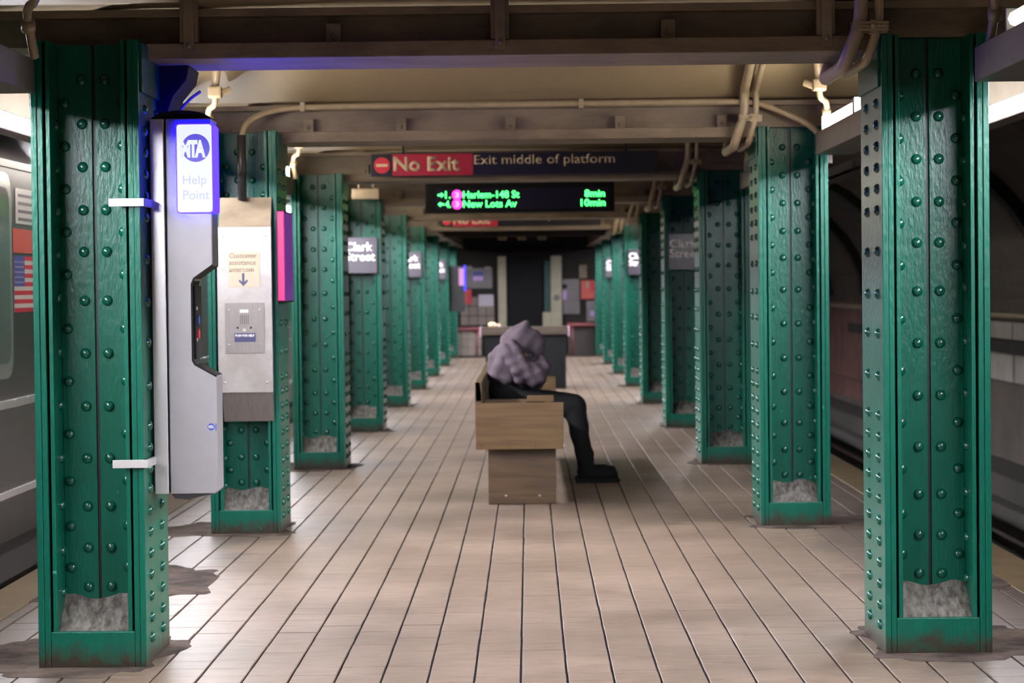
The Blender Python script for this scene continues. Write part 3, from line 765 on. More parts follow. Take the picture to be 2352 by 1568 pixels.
ar.prism([(ax-0.006, az+0.068), (ax-0.006, az+0.022), (ax-0.018, az+0.034), (ax-0.026, az+0.028), (ax, az), (ax+0.026, az+0.028), (ax+0.018, az+0.034), (ax+0.006, az+0.022), (ax+0.006, az+0.068)], 'y', yf-0.0025, yf-0.0016)
ar.build('arrow', NAVY, st)
sp = MB().box(-1.610, -1.402, yf-0.004, yf-0.0002, 0.965, 1.232).build('speaker_plate', STEELD, t, bevel=0.001)
for zx in (-1.588, -1.424):
    for zz in (1.195, 1.01): MB().ball((zx, yf-0.005, zz), 0.005, 0.003, 0.005, n=8, k=6).build('screw', STEEL, sp)
g = MB()
for i in range(5):
    for j in range(7): g.box(-1.528+i*0.010, -1.524+i*0.010, yf-0.0046, yf-0.0038, 1.12+j*0.007, 1.124+j*0.007)
g.build('speaker_holes', BLACK, sp, kind='stuff')
MB().box(-1.530, -1.485, yf-0.0046, yf-0.0038, 1.18, 1.196).build('maker_plate', STEEL, sp)
for zx in (-1.543, -1.472): MB().cyl((zx, yf-0.006, 1.10), (zx, yf-0.003, 1.10), 0.006, 10).build('indicator', BLACK, sp)
MB().cyl((-1.507, yf-0.008, 1.088), (-1.507, yf-0.003, 1.088), 0.008, 12).build('push_button', WHITE, sp)
lb = MB().box(-1.560, -1.448, yf-0.0055, yf-0.0041, 1.025, 1.072).build('help_label', NAVY, sp)
o = text('help_lettering', 'PUSH FOR HELP', WPRINT, sp, (-1.555, yf-0.0058, 1.052), height=0.013, width=0.100, weight=0.02, depth=0.0006)

# magenta-lit screen on the side of the second left column
t = thing('digital_screen', 'slim screen glowing magenta on the side of the second left column', 'screen', (LX+HW, y, 1.24))
MB().box(LX+HW+0.0006, LX+HW+0.036, y-0.004, y+0.018, 1.24, 1.715).build('lit_edge', MAG, t, bevel=0.002)
MB().box(LX+HW+0.0006, LX+HW+0.034, y+0.019, y+CD-0.04, 1.23, 1.72).build('casing', BLACK, t)
MB().box(LX+HW+0.034, LX+HW+0.036, y+0.03, y+CD-0.05, 1.24, 1.71).build('display', PURP, t)

# ================================================================== SIGNS
# No Exit sign
def exit_sign(ysn, label, ZB=2.11):
    t = thing('no_exit_sign', label, 'sign', (0, ysn, ZB+0.005))
    z0, z1 = ZB-0.008, ZB+0.152
    MB().box(-1.125, 0.93, ysn, ysn+0.02, z0, z1).build('panel', SIGNB, t, bevel=0.002)
    MB().box(-0.97, -0.392, ysn-0.0012, ysn-0.0002, z0+0.003, z1-0.003).build('red_field', REDT, t)
    MB().cyl((-1.045, ysn-0.0015, z0+0.079), (-1.045, ysn-0.0002, z0+0.079), 0.058, 32).build('red_disc', RED, t)
    MB().box(-1.086, -1.004, ysn-0.0026, ysn-0.0016, z0+0.069, z0+0.089).build('white_bar', CREAMT, t)
    text('lettering', 'No Exit', CREAMT, t, (-0.962, ysn-0.0013, z0+0.034), height=0.105, width=0.475, weight=0.03, depth=0.001)
    text('lettering', 'Exit middle of platform', CREAMT, t, (-0.383, ysn-0.0003, z0+0.058), height=0.088, width=1.01, weight=0.006, depth=0.001)
    for x in (-0.9, 0.7): MB().box(x, x+0.02, ysn+0.021, ysn+0.06, z0+0.02, ZT+0.2).build('hanger', DARKM, t)
    return t
exit_sign(17.36, 'long black and red No Exit sign hung below the ceiling, nearest one')
exit_sign(ys(6)-0.05, 'distant No Exit sign mostly hidden behind the train arrival display', 2.085)
# arrival display
yd = 21.0
t = thing('arrival_display', 'black hanging train arrival display with glowing green text', 'display', (0, yd, 1.95))
MB().box(-0.893, 0.750, yd, yd+0.16, 1.945, 2.205).build('casing', BLACK, t, bevel=0.006)
MB().box(-0.80, 0.70, yd-0.002, yd-0.0003, 1.975, 2.155).build('screen', SIGNB, t)
for x in (-0.6, 0.5): MB().cyl((x, yd+0.08, 2.2), (x, yd+0.08, 2.58), 0.014, 8).build('hanger', DARKM, t)
zr1, zr2, hh = 2.072, 1.992, 0.062
sc = yd/F
def LX_(px): return (px-1215)*sc+0.0115*190*sc*1.0
for z, num, dest, arrow, d1, mins, mx0, mx1 in ((zr1, '1.', 'Harlem-148 St', 1, 1193, '8min', 1343, 1389), (zr2, '4.', 'New Lots Av', -1, 1187, '10min', 1334, 1390)):
    a = LX_(1006); b = LX_(1020)
    ar = MB(); zc = z+0.03
    if arrow > 0: P = [(a, zc-0.008), (b-0.024, zc-0.008), (b-0.024, zc-0.022), (b, zc), (b-0.024, zc+0.022), (b-0.024, zc+0.008), (a, zc+0.008)]
    else: P = [(b, zc+0.008), (a+0.024, zc+0.008), (a+0.024, zc+0.022), (a, zc), (a+0.024, zc-0.022), (a+0.024, zc-0.008), (b, zc-0.008)]
    ar.prism(P, 'y', yd-0.004, yd-0.0022).build('led_arrow', LEDG, t)
    text('led_text', num, LEDG, t, (LX_(1023), yd-0.0022, z), height=hh, width=0.046, weight=0.012, depth=0.0015)
    cx = LX_(1050)
    MB().cyl((cx, yd-0.004, z+0.030), (cx, yd-0.0022, z+0.030), 0.043, 28).build('led_disc', LEDP, t)
    text('led_text', '3', LEDW, t, (cx-0.016, yd-0.0042, z+0.008), height=0.045, width=0.032, weight=0.02, depth=0.001)
    text('led_text', dest, LEDG, t, (LX_(1064), yd-0.0022, z), height=hh, width=(d1-1064)*sc, weight=0.014, depth=0.0015)
    text('led_text', mins, LEDG, t, (LX_(mx0), yd-0.0022, z), height=hh, width=(mx1-mx0)*sc, weight=0.014, depth=0.0015)

t = thing('speaker_box', 'small cream loudspeaker box hanging in front of the fourth left column', 'speaker', (-1.44, 21.6, 2.15))
MB().box(-1.565, -1.325, 21.5, 21.7, 2.095, 2.185).build('casing', BEAMM, t, bevel=0.004)
for x in (-1.51, -1.38): MB().cyl((x, 21.6, 2.184), (x, 21.6, 2.34), 0.008, 6).build('hanger', PIPEM, t)
# Clark Street signs
def clark(k, side, label, group='Clark Street signs on the columns'):
    cx = LX if side < 0 else RX; y = ys(k)-0.026+(YL if side < 0 else 0)
    t = thing('station_sign', label, 'sign', (cx, y, 1.44), group)
    x0, x1 = cx-0.147, cx+0.150
    MB().box(x0, x1, y, y+0.018, 1.438, 1.762).build('panel', STATION, t, bevel=0.002)
    MB().box(x0+0.05, x1-0.05, y+0.018, y+0.262, 1.55, 1.6).build('bracket', DARKM, t)
    text('name_lettering', 'Clark\nStreet', NAMEW, t, (x0+0.010, y-0.0002, 1.548), height=0.170, width=0.272, weight=0.022, depth=0.001, line=0.82)
clark(4, -1, 'large Clark Street sign on the fourth left column')
clark(6, -1, 'half-hidden Clark Street sign, second along the left row')
clark(8, -1, 'faint far Clark Street sign at the end of the left row')
clark(4, 1, 'dim unlit Clark Street sign on the dark right column')
clark(6, 1, 'bright half-hidden Clark Street sign in the right row')
clark(8, 1, 'tiny far Clark Street sign in the right row')

# ================================================================== BENCH
t = thing('platform_bench', 'long wooden platform bench with slab end panel in the middle of the platform', 'bench', (-0.07, 14.3, 0))
def endp(y, s, parts=True):
    MB().box(-0.326, 0.196, y, y+0.05, 0.338, 0.612).build('end_panel', WOOD, t, bevel=0.004)
    a, b = (y+0.135, y+0.185) if s > 0 else (y-0.125+0.05-0.0, y-0.025)
    MB().box(-0.256, 0.150, a, b, 0.002, 0.395).build('leg_panel', WOOD2, t, bevel=0.004)
    for zx in (-0.29, -0.13, 0.03): MB().cyl((zx, y-0.003, 0.36), (zx, y+0.002, 0.36), 0.010, 12).build('wood_plug', WOOD2, t)
    for zx in (-0.15, 0.05): MB().ball((zx, a-0.001, 0.05), 0.008, 0.005, 0.008, n=10, k=6).build('bolt', STEEL, t)
endp(14.30, 1); endp(18.40, -1)
for i, (a, b) in enumerate(((-0.285, -0.13), (-0.125, 0.03), (0.035, 0.190))):
    MB().box(a, b, 14.352, 18.398, 0.397, 0.445).build('seat_plank', WOOD, t, bevel=0.003)
MB().box(-0.25, 0.14, 15.9, 15.95, 0.002, 0.395).build('leg_panel', WOOD2, t)
MB().box(-0.25, 0.14, 17.1, 17.15, 0.002, 0.395).build('leg_panel', WOOD2, t)
MB().box(-0.326, -0.288, 14.352, 18.398, 0.62, 0.735).build('back_plank', WOOD2, t, bevel=0.003)
MB().box(-0.326, -0.288, 14.352, 18.398, 0.47, 0.60).build('back_plank', WOOD2, t, bevel=0.003)
MB().prism([(-0.328, 0.40), (-0.286, 0.40), (-0.286, 0.61), (-0.300, 0.735), (-0.328, 0.735)], 'y', 14.352, 14.40).build('back_post', WOOD2, t)
for yy in (15.02, 16.95):
    MB().box(-0.02, 0.145, yy, yy+0.05, 0.585, 0.622).build('armrest', WOOD, t, bevel=0.004)
    MB().box(0.09, 0.14, yy+0.002, yy+0.048, 0.446, 0.584).build('armrest_post', WOOD, t)
    MB().box(-0.286, -0.021, yy, yy+0.05, 0.446, 0.60).build('seat_divider', WOOD2, t)

# ================================================================== PERSON
def skin_mesh(name, nodes, edges, sub=2):
    me = bpy.data.meshes.new(name)
    me.from_pydata([n[0] for n in nodes], edges, [])
    o = bpy.data.objects.new(name, me); COL.objects.link(o)
    md = o.modifiers.new('skin', 'SKIN'); md.use_smooth_shade = True
    for i, n in enumerate(nodes):
        sv = me.skin_vertices[0].data[i]; r = n[1]
        sv.radius = (r, r) if not isinstance(r, tuple) else r
        sv.use_root = (i == 0)
    sb = o.modifiers.new('sub', 'SUBSURF'); sb.levels = sub; sb.render_levels = sub
    bpy.context.view_layer.update()
    dg = bpy.context.evaluated_depsgraph_get(); out = bpy.data.meshes.new_from_object(o.evaluated_get(dg))
    bpy.data.objects.remove(o); bpy.data.meshes.remove(me)
    return out
def meta_mesh(name, els, res=0.02, thr=0.1):
    mbd = bpy.data.metaballs.new(name); mbd.resolution = res; mbd.render_resolution = res; mbd.threshold = thr
    o = bpy.data.objects.new(name, mbd); COL.objects.link(o)
    for e in els:
        el = mbd.elements.new(type='ELLIPSOID' if len(e) > 2 else 'BALL')
        el.co = e[0]; el.radius = e[1]*1.45; el.stiffness = 2.0
        if len(e) > 2:
            el.size_x, el.size_y, el.size_z = e[2]
            el.radius = 1.0*1.0
            el.size_x *= e[1]; el.size_y *= e[1]; el.size_z *= e[1]
    bpy.context.view_layer.update()
    dg = bpy.context.evaluated_depsgraph_get(); me = bpy.data.meshes.new_from_object(o.evaluated_get(dg))
    bpy.data.objects.remove(o); bpy.data.metaballs.remove(mbd)
    return me
PY0 = 16.10
def capsule_field(p, caps):
    """smooth union of rounded cones -> signed distance"""
    d = None; k = 0.035
    for (a, b, ra, rb) in caps:
        ab = b-a; t_ = max(0, min(1, (p-a).dot(ab)/max(ab.dot(ab), 1e-9)))
        q = (p-(a+ab*t_)).length - (ra+(rb-ra)*t_)
        if d is None: d = q
        else:
            h = max(k-abs(d-q), 0)/k; d = min(d, q)-h*h*k*0.25
    return d
def blob(name, caps, mn, mx, step, m, parent, disp=None, smooth_it=6):
    """mesh the smooth union of rounded cones by shrinking a remeshed hull onto it"""
    bm = bmesh.new()
    for (a, b, ra, rb) in caps:
        L = (b-a).length; n = max(2, int(L/0.03)+1)
        for i in range(n):
            c = a+(b-a)*(i/(n-1)); r = ra+(rb-ra)*(i/(n-1))
            mt_ = Matrix.Translation(c)
            bmesh.ops.create_icosphere(bm, subdivisions=2, radius=r, matrix=mt_)
    me = bpy.data.meshes.new(name); bm.to_mesh(me); bm.free()
    o = bpy.data.objects.new(name, me); COL.objects.link(o)
    md = o.modifiers.new('r', 'REMESH'); md.mode = 'VOXEL'; md.voxel_size = step
    ms = o.modifiers.new('s', 'SMOOTH'); ms.factor = 0.6; ms.iterations = smooth_it
    bpy.context.view_layer.update(); dg = bpy.context.evaluated_depsgraph_get()
    out = bpy.data.meshes.new_from_object(o.evaluated_get(dg)); bpy.data.objects.remove(o)
    if disp:
        for v in out.vertices: v.co += v.normal*disp(v.co)
    off = parent_world(parent) if parent else Vector((0, 0, 0))
    for v in out.vertices: v.co -= off
    out.materials.clear(); out.materials.append(m)
    out.polygons.foreach_set('use_smooth', [True]*len(out.polygons))
    o = bpy.data.objects.new(name, out); COL.objects.link(o)
    if parent: o.parent = parent
    return o
def V(x, dy, z): return Vector((x, PY0+dy, z))
def C(a, b, ra, rb=None): return (a, b, ra, ra if rb is None else rb)
# body: one continuous skin figure, bent forward over folded arms
body_caps = [C(V(-0.13, 0, 0.545), V(-0.17, 0, 0.70), 0.088, 0.092), C(V(-0.17, 0, 0.70), V(-0.10, 0, 0.85), 0.092, 0.088), C(V(-0.10, 0, 0.86), V(-0.045, 0, 0.93), 0.05, 0.048),
             C(V(-0.035, 0, 0.965), V(0.0, 0, 0.935), 0.075, 0.062), C(V(0.03, 0, 0.90), V(0.045, 0, 0.895), 0.02, 0.012)]
for s in (-1, 1):
    body_caps += [C(V(-0.12, s*0.09, 0.535), V(0.31, s*0.13, 0.50), 0.062, 0.048), C(V(0.31, s*0.13, 0.50), V(0.345, s*0.14, 0.11), 0.046, 0.032), C(V(0.345, s*0.14, 0.06), V(0.49, s*0.15, 0.045), 0.03, 0.028),
                  C(V(-0.11, s*0.16, 0.85), V(0.0, s*0.185, 0.725), 0.040, 0.034), C(V(0.0, s*0.185, 0.725), V(0.06, s*0.03, 0.74), 0.032, 0.024)]
    # hands with fingers tucked round the opposite forearm
    wx = V(0.06, s*0.03, 0.74); body_caps.append(C(wx, V(0.06, -s*0.04, 0.745), 0.026, 0.024))
    for f in range(4): body_caps.append(C(V(0.06, -s*0.04, 0.755-f*0.014), V(0.06, -s*(0.095-abs(f-1)*0.006), 0.758-f*0.014), 0.0085, 0.0075))
    body_caps.append(C(V(0.06, -s*0.01, 0.762), V(0.07, -s*0.045, 0.78), 0.0095, 0.008))
body = blob('person', body_caps, None, None, 0.009, SKIN, None, smooth_it=2)
tag(body, 'person in mauve-grey hoodie slumped forward on the wooden bench, head bowed', 'person')
def folds(co):
    a = 0.0065*math.sin(co.x*52-co.z*30+2.0*math.sin(co.y*7)) + 0.003*math.sin(co.x*20+co.z*85+co.y*12)
    b = 0.002*math.sin(co.y*40+co.z*30)
    return a+b
hd = [C(V(-0.175, 0, 0.70), V(-0.175, 0, 0.80), 0.108, 0.118), C(V(-0.175, 0, 0.80), V(-0.12, 0, 0.88), 0.118, 0.100),
      C(V(-0.16, 0.08, 0.74), V(-0.13, 0.09, 0.86), 0.105, 0.095), C(V(-0.16, -0.08, 0.74), V(-0.13, -0.09, 0.86), 0.105, 0.095),
      C(V(-0.10, 0.0, 0.74), V(0.0, 0, 0.76), 0.10, 0.08), C(V(-0.12, 0.0, 0.69), V(0.05, 0, 0.68), 0.085, 0.065)]
blob('hoodie', hd, None, None, 0.010, HOOD, body, disp=folds, smooth_it=6)
hood = [C(V(-0.10, 0, 0.915), V(-0.06, 0, 0.95), 0.105, 0.108), C(V(-0.06, 0, 0.95), V(-0.028, 0, 1.045), 0.108, 0.034), C(V(-0.045, 0, 0.955), V(0.025, 0, 0.925), 0.10, 0.078), C(V(0.02, 0, 0.95), V(0.055, 0, 0.875), 0.07, 0.05)]
blob('hood', hood, None, None, 0.009, HOOD, body, disp=lambda c: 0.004*math.sin(c.x*60-c.z*45), smooth_it=5)
for s in (-1, 1):
    sl = [C(V(-0.125, s*0.15, 0.86), V(-0.06, s*0.19, 0.77), 0.082, 0.076), C(V(-0.06, s*0.19, 0.77), V(0.035, s*0.19, 0.715), 0.074, 0.070), C(V(0.035, s*0.19, 0.71), V(0.075, s*0.12, 0.76), 0.070, 0.060), C(V(0.075, s*0.12, 0.76), V(0.07, s*0.02, 0.80), 0.060, 0.050), C(V(-0.06, s*0.17, 0.71), V(0.055, s*0.13, 0.69), 0.058, 0.055)]
    blob('sleeve', sl, None, None, 0.009, HOOD, body, disp=lambda c: 0.006*math.sin(c.x*75+c.z*30+c.y*15)+0.003*math.sin(c.z*90-c.x*40), smooth_it=4)
tr = [C(V(-0.155, 0.06, 0.572), V(-0.155, -0.06, 0.572), 0.115, 0.115), C(V(-0.18, 0, 0.60), V(-0.17, 0, 0.69), 0.105, 0.105)]
for s in (-1, 1):
    tr += [C(V(-0.12, s*0.09, 0.545), V(0.295, s*0.13, 0.505), 0.092, 0.078), C(V(0.295, s*0.13, 0.505), V(0.325, s*0.135, 0.33), 0.078, 0.068), C(V(0.325, s*0.135, 0.33), V(0.355, s*0.14, 0.15), 0.068, 0.054)]
blob('trousers', tr, None, None, 0.012, BLKCL, body, disp=lambda c: 0.003*math.sin(c.z*50+c.x*20), smooth_it=3)
for s in (-1, 1):
    sh = [C(V(0.36, s*0.14, 0.185), V(0.365, s*0.14, 0.07), 0.062, 0.056), C(V(0.355, s*0.14, 0.055), V(0.49, s*0.15, 0.055), 0.050, 0.048), C(V(0.49, s*0.15, 0.055), V(0.54, s*0.152, 0.058), 0.048, 0.036)]
    so = blob('boot', sh, None, None, 0.009, BLKCL, body, smooth_it=2)
    yy = PY0+s*0.145
    MB().prism([(0.295, yy-0.038), (0.30, yy+0.038), (0.42, yy+0.036), (0.56, yy+0.044), (0.588, yy+0.005), (0.56, yy-0.038), (0.42, yy-0.034)], 'z', 0.002, 0.026).build('boot_sole', BLACK, body, bevel=0.004)

# ================================================================== KIOSK beyond the bench
yk = 30.7
t = thing('storage_cabinet', 'wide black cabinet with brown overhanging top board behind the seated person', 'cabinet', (-0.05, yk, 0))
MB().box(-0.56, 0.46, yk, yk+0.6, 0.002, 0.69).build('body', BLACK, t, bevel=0.005)
MB().box(-0.615, 0.49, yk-0.05, yk+0.65, 0.692, 0.785).build('top_board', KIOSKW, t, bevel=0.004)
for x in (-0.632, 0.492): MB().box(x, x+0.016, yk-0.055, yk+0.66, 0.665, 0.79).build('end_cap', mat('pale_pink_cap', (0.42, 0.26, 0.36, 1), 0.5), t)
for x in (-0.30, 0.20): MB().box(x-0.2, x+0.2, yk-0.008, yk-0.001, 0.08, 0.62).build('door_leaf', BLACK, t, bevel=0.003)
def litter(x, y, z, name, label, m_, r, cat):
    mb = MB(); mb.ball((x, y, z+r*0.62), r, r*0.9, r*0.65, n=12, k=8)
    mb.v = [(a+random.uniform(-.1, .1)*r, b+random.uniform(-.1, .1)*r, max(z+0.001, c+random.uniform(-.1, .1)*r)) for a, b, c in mb.v]
    return tag(mb.build(name, m_), label, cat)
litter(-0.475, yk+0.1, 0.787, 'crumpled_bag', 'pale yellow crumpled paper bag on the cabinet top', mat('pale_paper', (0.75, 0.62, 0.36, 1), 0.7), 0.052, 'bag')
litter(-0.40, yk+0.12, 0.787, 'crumpled_napkin', 'small crumpled pinkish napkin beside the bag on the cabinet', mat('pink_paper', (0.62, 0.42, 0.36, 1), 0.7), 0.034, 'napkin')

# ================================================================== FAR END of the platform
YW = 48.0; sw = YW/F
def WX(px): return (px-1215)*sw
def WZ(py): return 1.3-(py-658)*sw
we = structure(MB().box(-2.6, 2.5, YW+0.02, YW+0.3, -1.2, 2.9).build('wall_far', SOOT))
structure(MB().box(-2.6, 2.5, YEND, YW+0.02, -0.5, -0.02).build('landing', CONC))
structure(MB().box(0.72, 2.4, 45.0, 45.12, -0.02, 0.56).build('parapet_right', CONC))
structure(MB().box(-2.4, -0.90, 45.0, 45.12, -0.02, 0.50).build('parapet_left', CONC))
# tile facing on the left parapet and the wall behind it
for i in range(5):
    for j in range(3):
        MB().box(-1.52+i*0.125, -1.52+i*0.125+0.118, 44.985, 44.999, 0.03+j*0.155, 0.03+j*0.155+0.148).build('wall_tile', TILEP, bpy.data.objects['parapet_left'])
for i in range(4):
    for j in range(3):
        MB().box(-1.36+i*0.17, -1.36+i*0.17+0.155, YW-0.002, YW+0.018, 0.55+j*0.19, 0.55+j*0.19+0.175).build('wall_tile', TILEP, we)
for a, b, z, l in ((-2.4, -0.88, 0.525, 'left'), (0.70, 2.4, 0.585, 'right')):
    t = thing('handrail', 'dull red handrail at the far end of the platform, %s side' % l, 'handrail', ((a+b)/2, 44.9, 0))
    MB().cyl((a, 44.9, z), (b, 44.9, z), 0.038, 10).build('rail', RAILRED, t, smooth=True)
    for q in range(3):
        x = a+0.1+(b-a-0.2)*q/2; MB().cyl((x, 44.9, -0.018), (x, 44.9, z), 0.018, 8).build('post', RAILRED, t, smooth=True)
# door frame
t = thing('door_frame', 'cream door frame around a dark opening at the platform end', 'door frame', (0, YW, -0.02))
MB().box(WX(1144), WX(1163), YW-0.12, YW, -0.018, WZ(588)).build('jamb', CREAMJ, t, bevel=0.01)
MB().box(WX(1265), WX(1290), YW-0.12, YW, -0.018, WZ(588)).build('jamb', CREAMJ, t, bevel=0.01)
MB().box(WX(1246), WX(1264.5), YW-0.11, YW-0.02, -0.018, WZ(717)).build('lower_panel', CREAMJ, t, bevel=0.006)
MB().cyl((WX(1278), YW-0.16, WZ(684)), (WX(1278), YW-0.12, WZ(684)), 0.065, 16).build('round_bell', STEELD, t)
MB().box(WX(1144), WX(1290), YW-0.12, YW, WZ(588), WZ(570)).build('lintel', SOOT, t)
structure(MB().box(WX(1163.5), WX(1246), YW-0.04, YW+0.015, -0.018, WZ(589)).build('doorway_shade_panel', BLACK))  # black panel closes the doorway, standing in for the darkness of the opening
tag(MB().box(WX(1250), WX(1264), YW-0.10, YW-0.05, WZ(716.5), WZ(600)).build('door_leaf', DGREEN, bevel=0.004), 'narrow dark green door edge inside the cream frame', 'door')
# posters, cabinets and boards on the far wall
def board(name, x0, x1, z0, z1, m_, label, cat, y=YW, th=0.05, inner=None):
    t = thing(name, label, cat, ((WX(x0)+WX(x1))/2, y, WZ(z1)))
    MB().box(WX(x0), WX(x1), y-th, y+0.018, WZ(z1), WZ(z0)).build('panel', m_, t, bevel=0.006)
    for (a, b, c, d, mm, nmn) in (inner or []):
        MB().box(WX(a), WX(b), y-th-0.012, y-th-0.001, WZ(d), WZ(c)).build(nmn, mm, t, bevel=0.003)
    return t
GREYB = mat('grey_board', (0.20, 0.175, 0.18, 1), 0.5, noise=0.4, nscale=3)
board('notice_board', 1070, 1131, 614, 661, GREYB, 'grey notice board with lilac lit lettering on the far left wall', 'board', inner=[(1087, 1111, 622, 631, FLAGB, 'title_strip'), (1087, 1110, 633, 643, LILAC, 'lit_strip'), (1067, 1085, 609, 617, WHITEP, 'lamp_cover'), (1114, 1128, 611, 617, WHITEP, 'lamp_cover')])
board('red_poster', 1055, 1083, 663, 696, CORAL, 'red poster below the lilac board, left of the cream door frame', 'poster', inner=[(1062, 1068, 664, 678, STICK, 'pale_figure'), (1072, 1082, 667, 694, RED, 'red_patch')])
board('white_notice', 1099, 1133, 675, 702, mat('lilac_white_board', (0.52, 0.46, 0.52, 1), 0.5), 'pale lilac-white notice board left of the cream door frame', 'board')
board('meter_cabinet', 1292, 1331, 642, 722, GREYB, 'tall grey cabinet right of the cream door frame', 'cabinet', inner=[(1292, 1301, 669, 688, LILAC, 'lit_strip'), (1292, 1302, 654, 663, BLACK, 'slot')])
board('red_poster', 1334, 1366, 645, 688, CORAL, 'red poster right of the grey cabinet on the far wall', 'poster', inner=[(1346, 1352, 648, 662, STICK, 'pale_figure'), (1356, 1365, 648, 672, RED, 'red_patch')])
board('wall_cabinet', 1346, 1368, 692, 740, GREYB, 'small grey cabinet under the right red poster', 'cabinet', inner=[(1355, 1364, 716, 727, LILAC, 'lit_strip')])
board('pipe_board', 1330, 1348, 610, 640, BEAMM, 'brown pipe cover above the right red poster', 'panel')
# three small lit boxes under the far ceiling
for i, x in enumerate((-0.39, -0.10, 0.20)):
    tag(MB().box(x-0.065, x+0.065, 36.0, 36.2, 2.0, 2.05).build('ceiling_box', BEAMM, bevel=0.004), 'small cream box under the dark far ceiling, %s of three' % ('left', 'middle', 'right')[i], 'box', 'small ceiling boxes')
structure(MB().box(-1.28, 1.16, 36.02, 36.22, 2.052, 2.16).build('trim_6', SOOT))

# ================================================================== TRAIN at the left
XT = -2.62; TK = 2.62/2.45
def tz(z): return 1.3+(z-1.3)*TK
def train_car(y0, y1, label, near=False):
    t = thing('subway_car', label, 'train', (XT-1.4, (y0+y1)/2, -1.2))
    prof = [(XT-2.7, 0.0), (XT-0.02, 0.0), (XT, 0.06), (XT, 1.97), (XT-0.08, 2.15), (XT-0.30, 2.42), (XT-0.9, 2.55), (XT-1.8, 2.55), (XT-2.4, 2.42), (XT-2.7, 2.0)]
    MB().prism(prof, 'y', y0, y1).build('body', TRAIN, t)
    for z, r in ((tz(0.78), 0.022), (tz(0.36), 0.020)):
        MB().box(XT, XT+0.018, y0+0.05, y1-0.05, z-r, z+r).build('rub_rail', TRAINL, t, bevel=0.004)
    MB().box(XT-2.6, XT-0.10, y0+0.2, y1-0.2, -0.62, -0.002).build('underframe', BLACK, t)
    MB().box(XT-0.25, XT-0.002, y0+0.1, y1-0.1, -0.16, -0.002).build('side_sill', SOOT, t)
    # windows and doors along the side
    wins = []
    y = y0+1.1 if not near else 10.02-4.4*1.0
    if near: starts = [6.01, 8.36, 10.78, 15.42, 17.77, 19.9]
    else: starts = [y0+0.9+2.2*i for i in range(int((y1-y0-1.8)/2.2))]
    for i, a in enumerate(starts):
        b = a+1.41
        if b > y1-0.2 or a < y0+0.1: continue
        def rr(a_, b_, c_, d_, r):
            P = []
            for cy, cz, a0 in ((b_-r, d_-r, 0), (a_+r, d_-r, 90), (a_+r, c_+r, 180), (b_-r, c_+r, 270)):
                for q in range(5):
                    an = math.radians(a0+q*22.5); P.append((cy+r*math.cos(an), cz+r*math.sin(an)))
            return P
        o = MB().prism(rr(a, b, tz(0.90), tz(1.86), 0.13), 'x', XT, XT+0.014).build('window_frame', TRAINL, t)
        MB().prism(rr(a+0.07, b-0.07, tz(0.97), tz(1.79), 0.09), 'x', XT+0.014, XT+0.017).build('pane', GLASS, o)
    for a in ([13.15] if near else [y0+6.0, y0+11.5]):
        if a+1.3 > y1: continue
        MB().box(XT, XT+0.012, a, a+0.65, 0.06, 1.95).build('door_leaf', TRAIN, t, bevel=0.003)
        MB().box(XT, XT+0.012, a+0.66, a+1.31, 0.06, 1.95).build('door_leaf', TRAIN, t, bevel=0.003)
    return t
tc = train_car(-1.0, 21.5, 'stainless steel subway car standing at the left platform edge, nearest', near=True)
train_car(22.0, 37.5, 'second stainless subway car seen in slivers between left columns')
train_car(38.0, 53.0, 'third stainless subway car furthest along the left track')
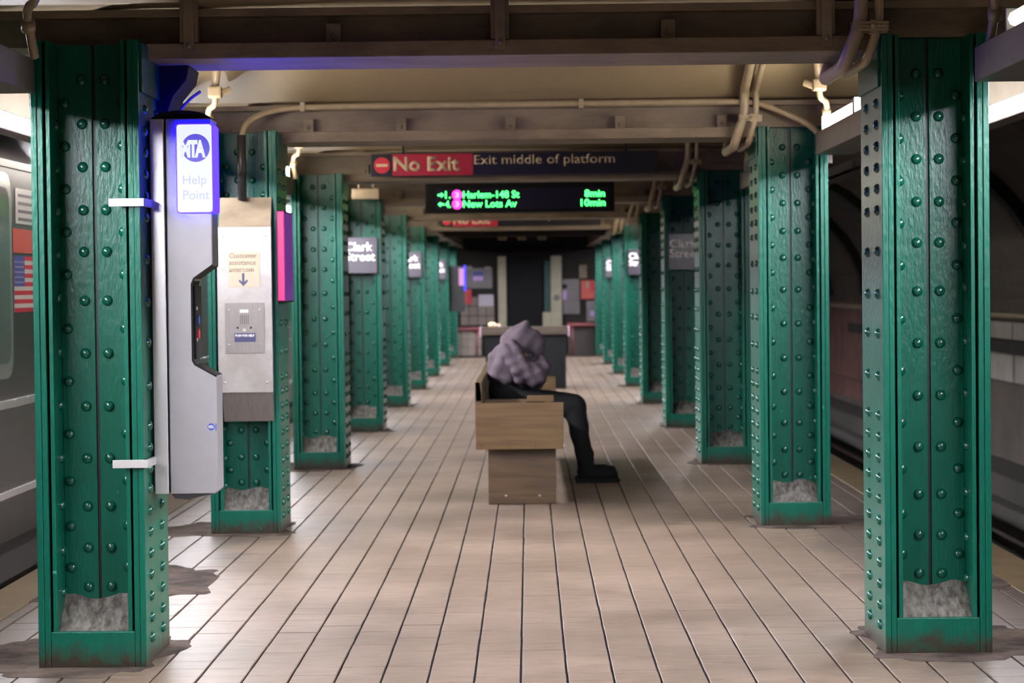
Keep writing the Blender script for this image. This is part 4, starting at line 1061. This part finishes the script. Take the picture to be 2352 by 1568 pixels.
# decals on the nearest car
fx = XT+0.001
def dec(name, y0, y1, z0, z1, m_, parent, x=fx, th=0.002):
    return MB().box(x, x+th, y0, y1, z0, z1).build(name, m_, parent)
yf0, yf1, zf0, zf1 = 12.28, 12.86, tz(1.205), tz(1.475); hf = zf1-zf0
fl_ = dec('flag_decal', yf0, yf1, zf0, zf1, WPRINT, tc)
for i in range(7):
    zz = zf0+i*(hf/13)*2; dec('red_stripe', yf0, yf1, zz, zz+hf/13, RED, fl_, x=fx+0.0022, th=0.001)
dec('blue_canton', yf0, yf0+0.245, zf0+hf*6/13, zf1, FLAGB, fl_, x=fx+0.0034, th=0.001)
st_ = MB()
for i in range(5):
    for j in range(6): st_.box(fx+0.0046, fx+0.0052, yf0+0.016+j*0.038, yf0+0.029+j*0.038, zf0+hf*(0.52+0.09*i), zf0+hf*(0.52+0.09*i)+0.008)
st_.build('stars', WPRINT, fl_, kind='stuff')
dec('red_notice', 12.27, 12.84, tz(1.49), tz(1.605), CORAL, tc)
wn = dec('route_display', 12.34, 12.84, tz(1.63), tz(1.80), WPRINT, tc)
for i in range(4): dec('printed_line', 12.40, 12.80, tz(1.645+i*0.038), tz(1.66+i*0.038), GREYB, wn, x=fx+0.0022, th=0.001)
MB().box(XT, XT+0.012, -0.9, 21.3, 1.93, 1.96).build('gutter', TRAIN, tc)

# ================================================================== RIGHT TRACK
RAIL = mat('rail_steel', (0.25, 0.22, 0.22, 1), 0.22, metal=0.9)
for i, x in enumerate((2.95, 4.30)):
    mb = MB().box(x-0.035, x+0.035, 0, 60, -1.05, -1.01); mb.box(x-0.01, x+0.01, 0, 60, -1.16, -1.05); mb.box(x-0.07, x+0.07, 0, 60, -1.18, -1.16)
    tag(mb.build('running_rail', RAIL), 'steel running rail of the right track, %s one' % ('nearer the platform' if i == 0 else 'farther from the platform'), 'rail')
mb = MB().box(4.62, 4.76, 0, 60, -0.98, -0.90)
tag(mb.build('third_rail_cover', CONC), 'dark cover board beside the far running rail', 'rail')
slp = None
for i in range(60):
    o = MB().box(2.6, 4.7, 12+i*0.75, 12.24+i*0.75, -1.2, -1.181).build('sleeper', SOOT, bpy.data.objects['track_bed_right']) if slp is None else None
    if slp is None: slp = o
    else:
        o = slp.copy(); COL.objects.link(o); o.parent = slp.parent; o.location = (0, i*0.75, 0)
# blue tunnel lamp on the right wall
t = thing('blue_tunnel_lamp', 'blue tunnel lamp on the right track wall, hidden behind the columns', 'lamp', (XW-0.12, 47.0, 1.3))
MB().box(XW-0.2, XW-0.07, 46.95, 47.07, 1.25, 1.4).build('lamp_body', DARKM, t)
MB().ball((XW-0.14, 46.88, 1.32), 0.06, 0.06, 0.07, n=12, k=8).build('blue_globe', emis('blue_globe', (0.05, 0.1, 1.0, 1), 15), t, smooth=True)
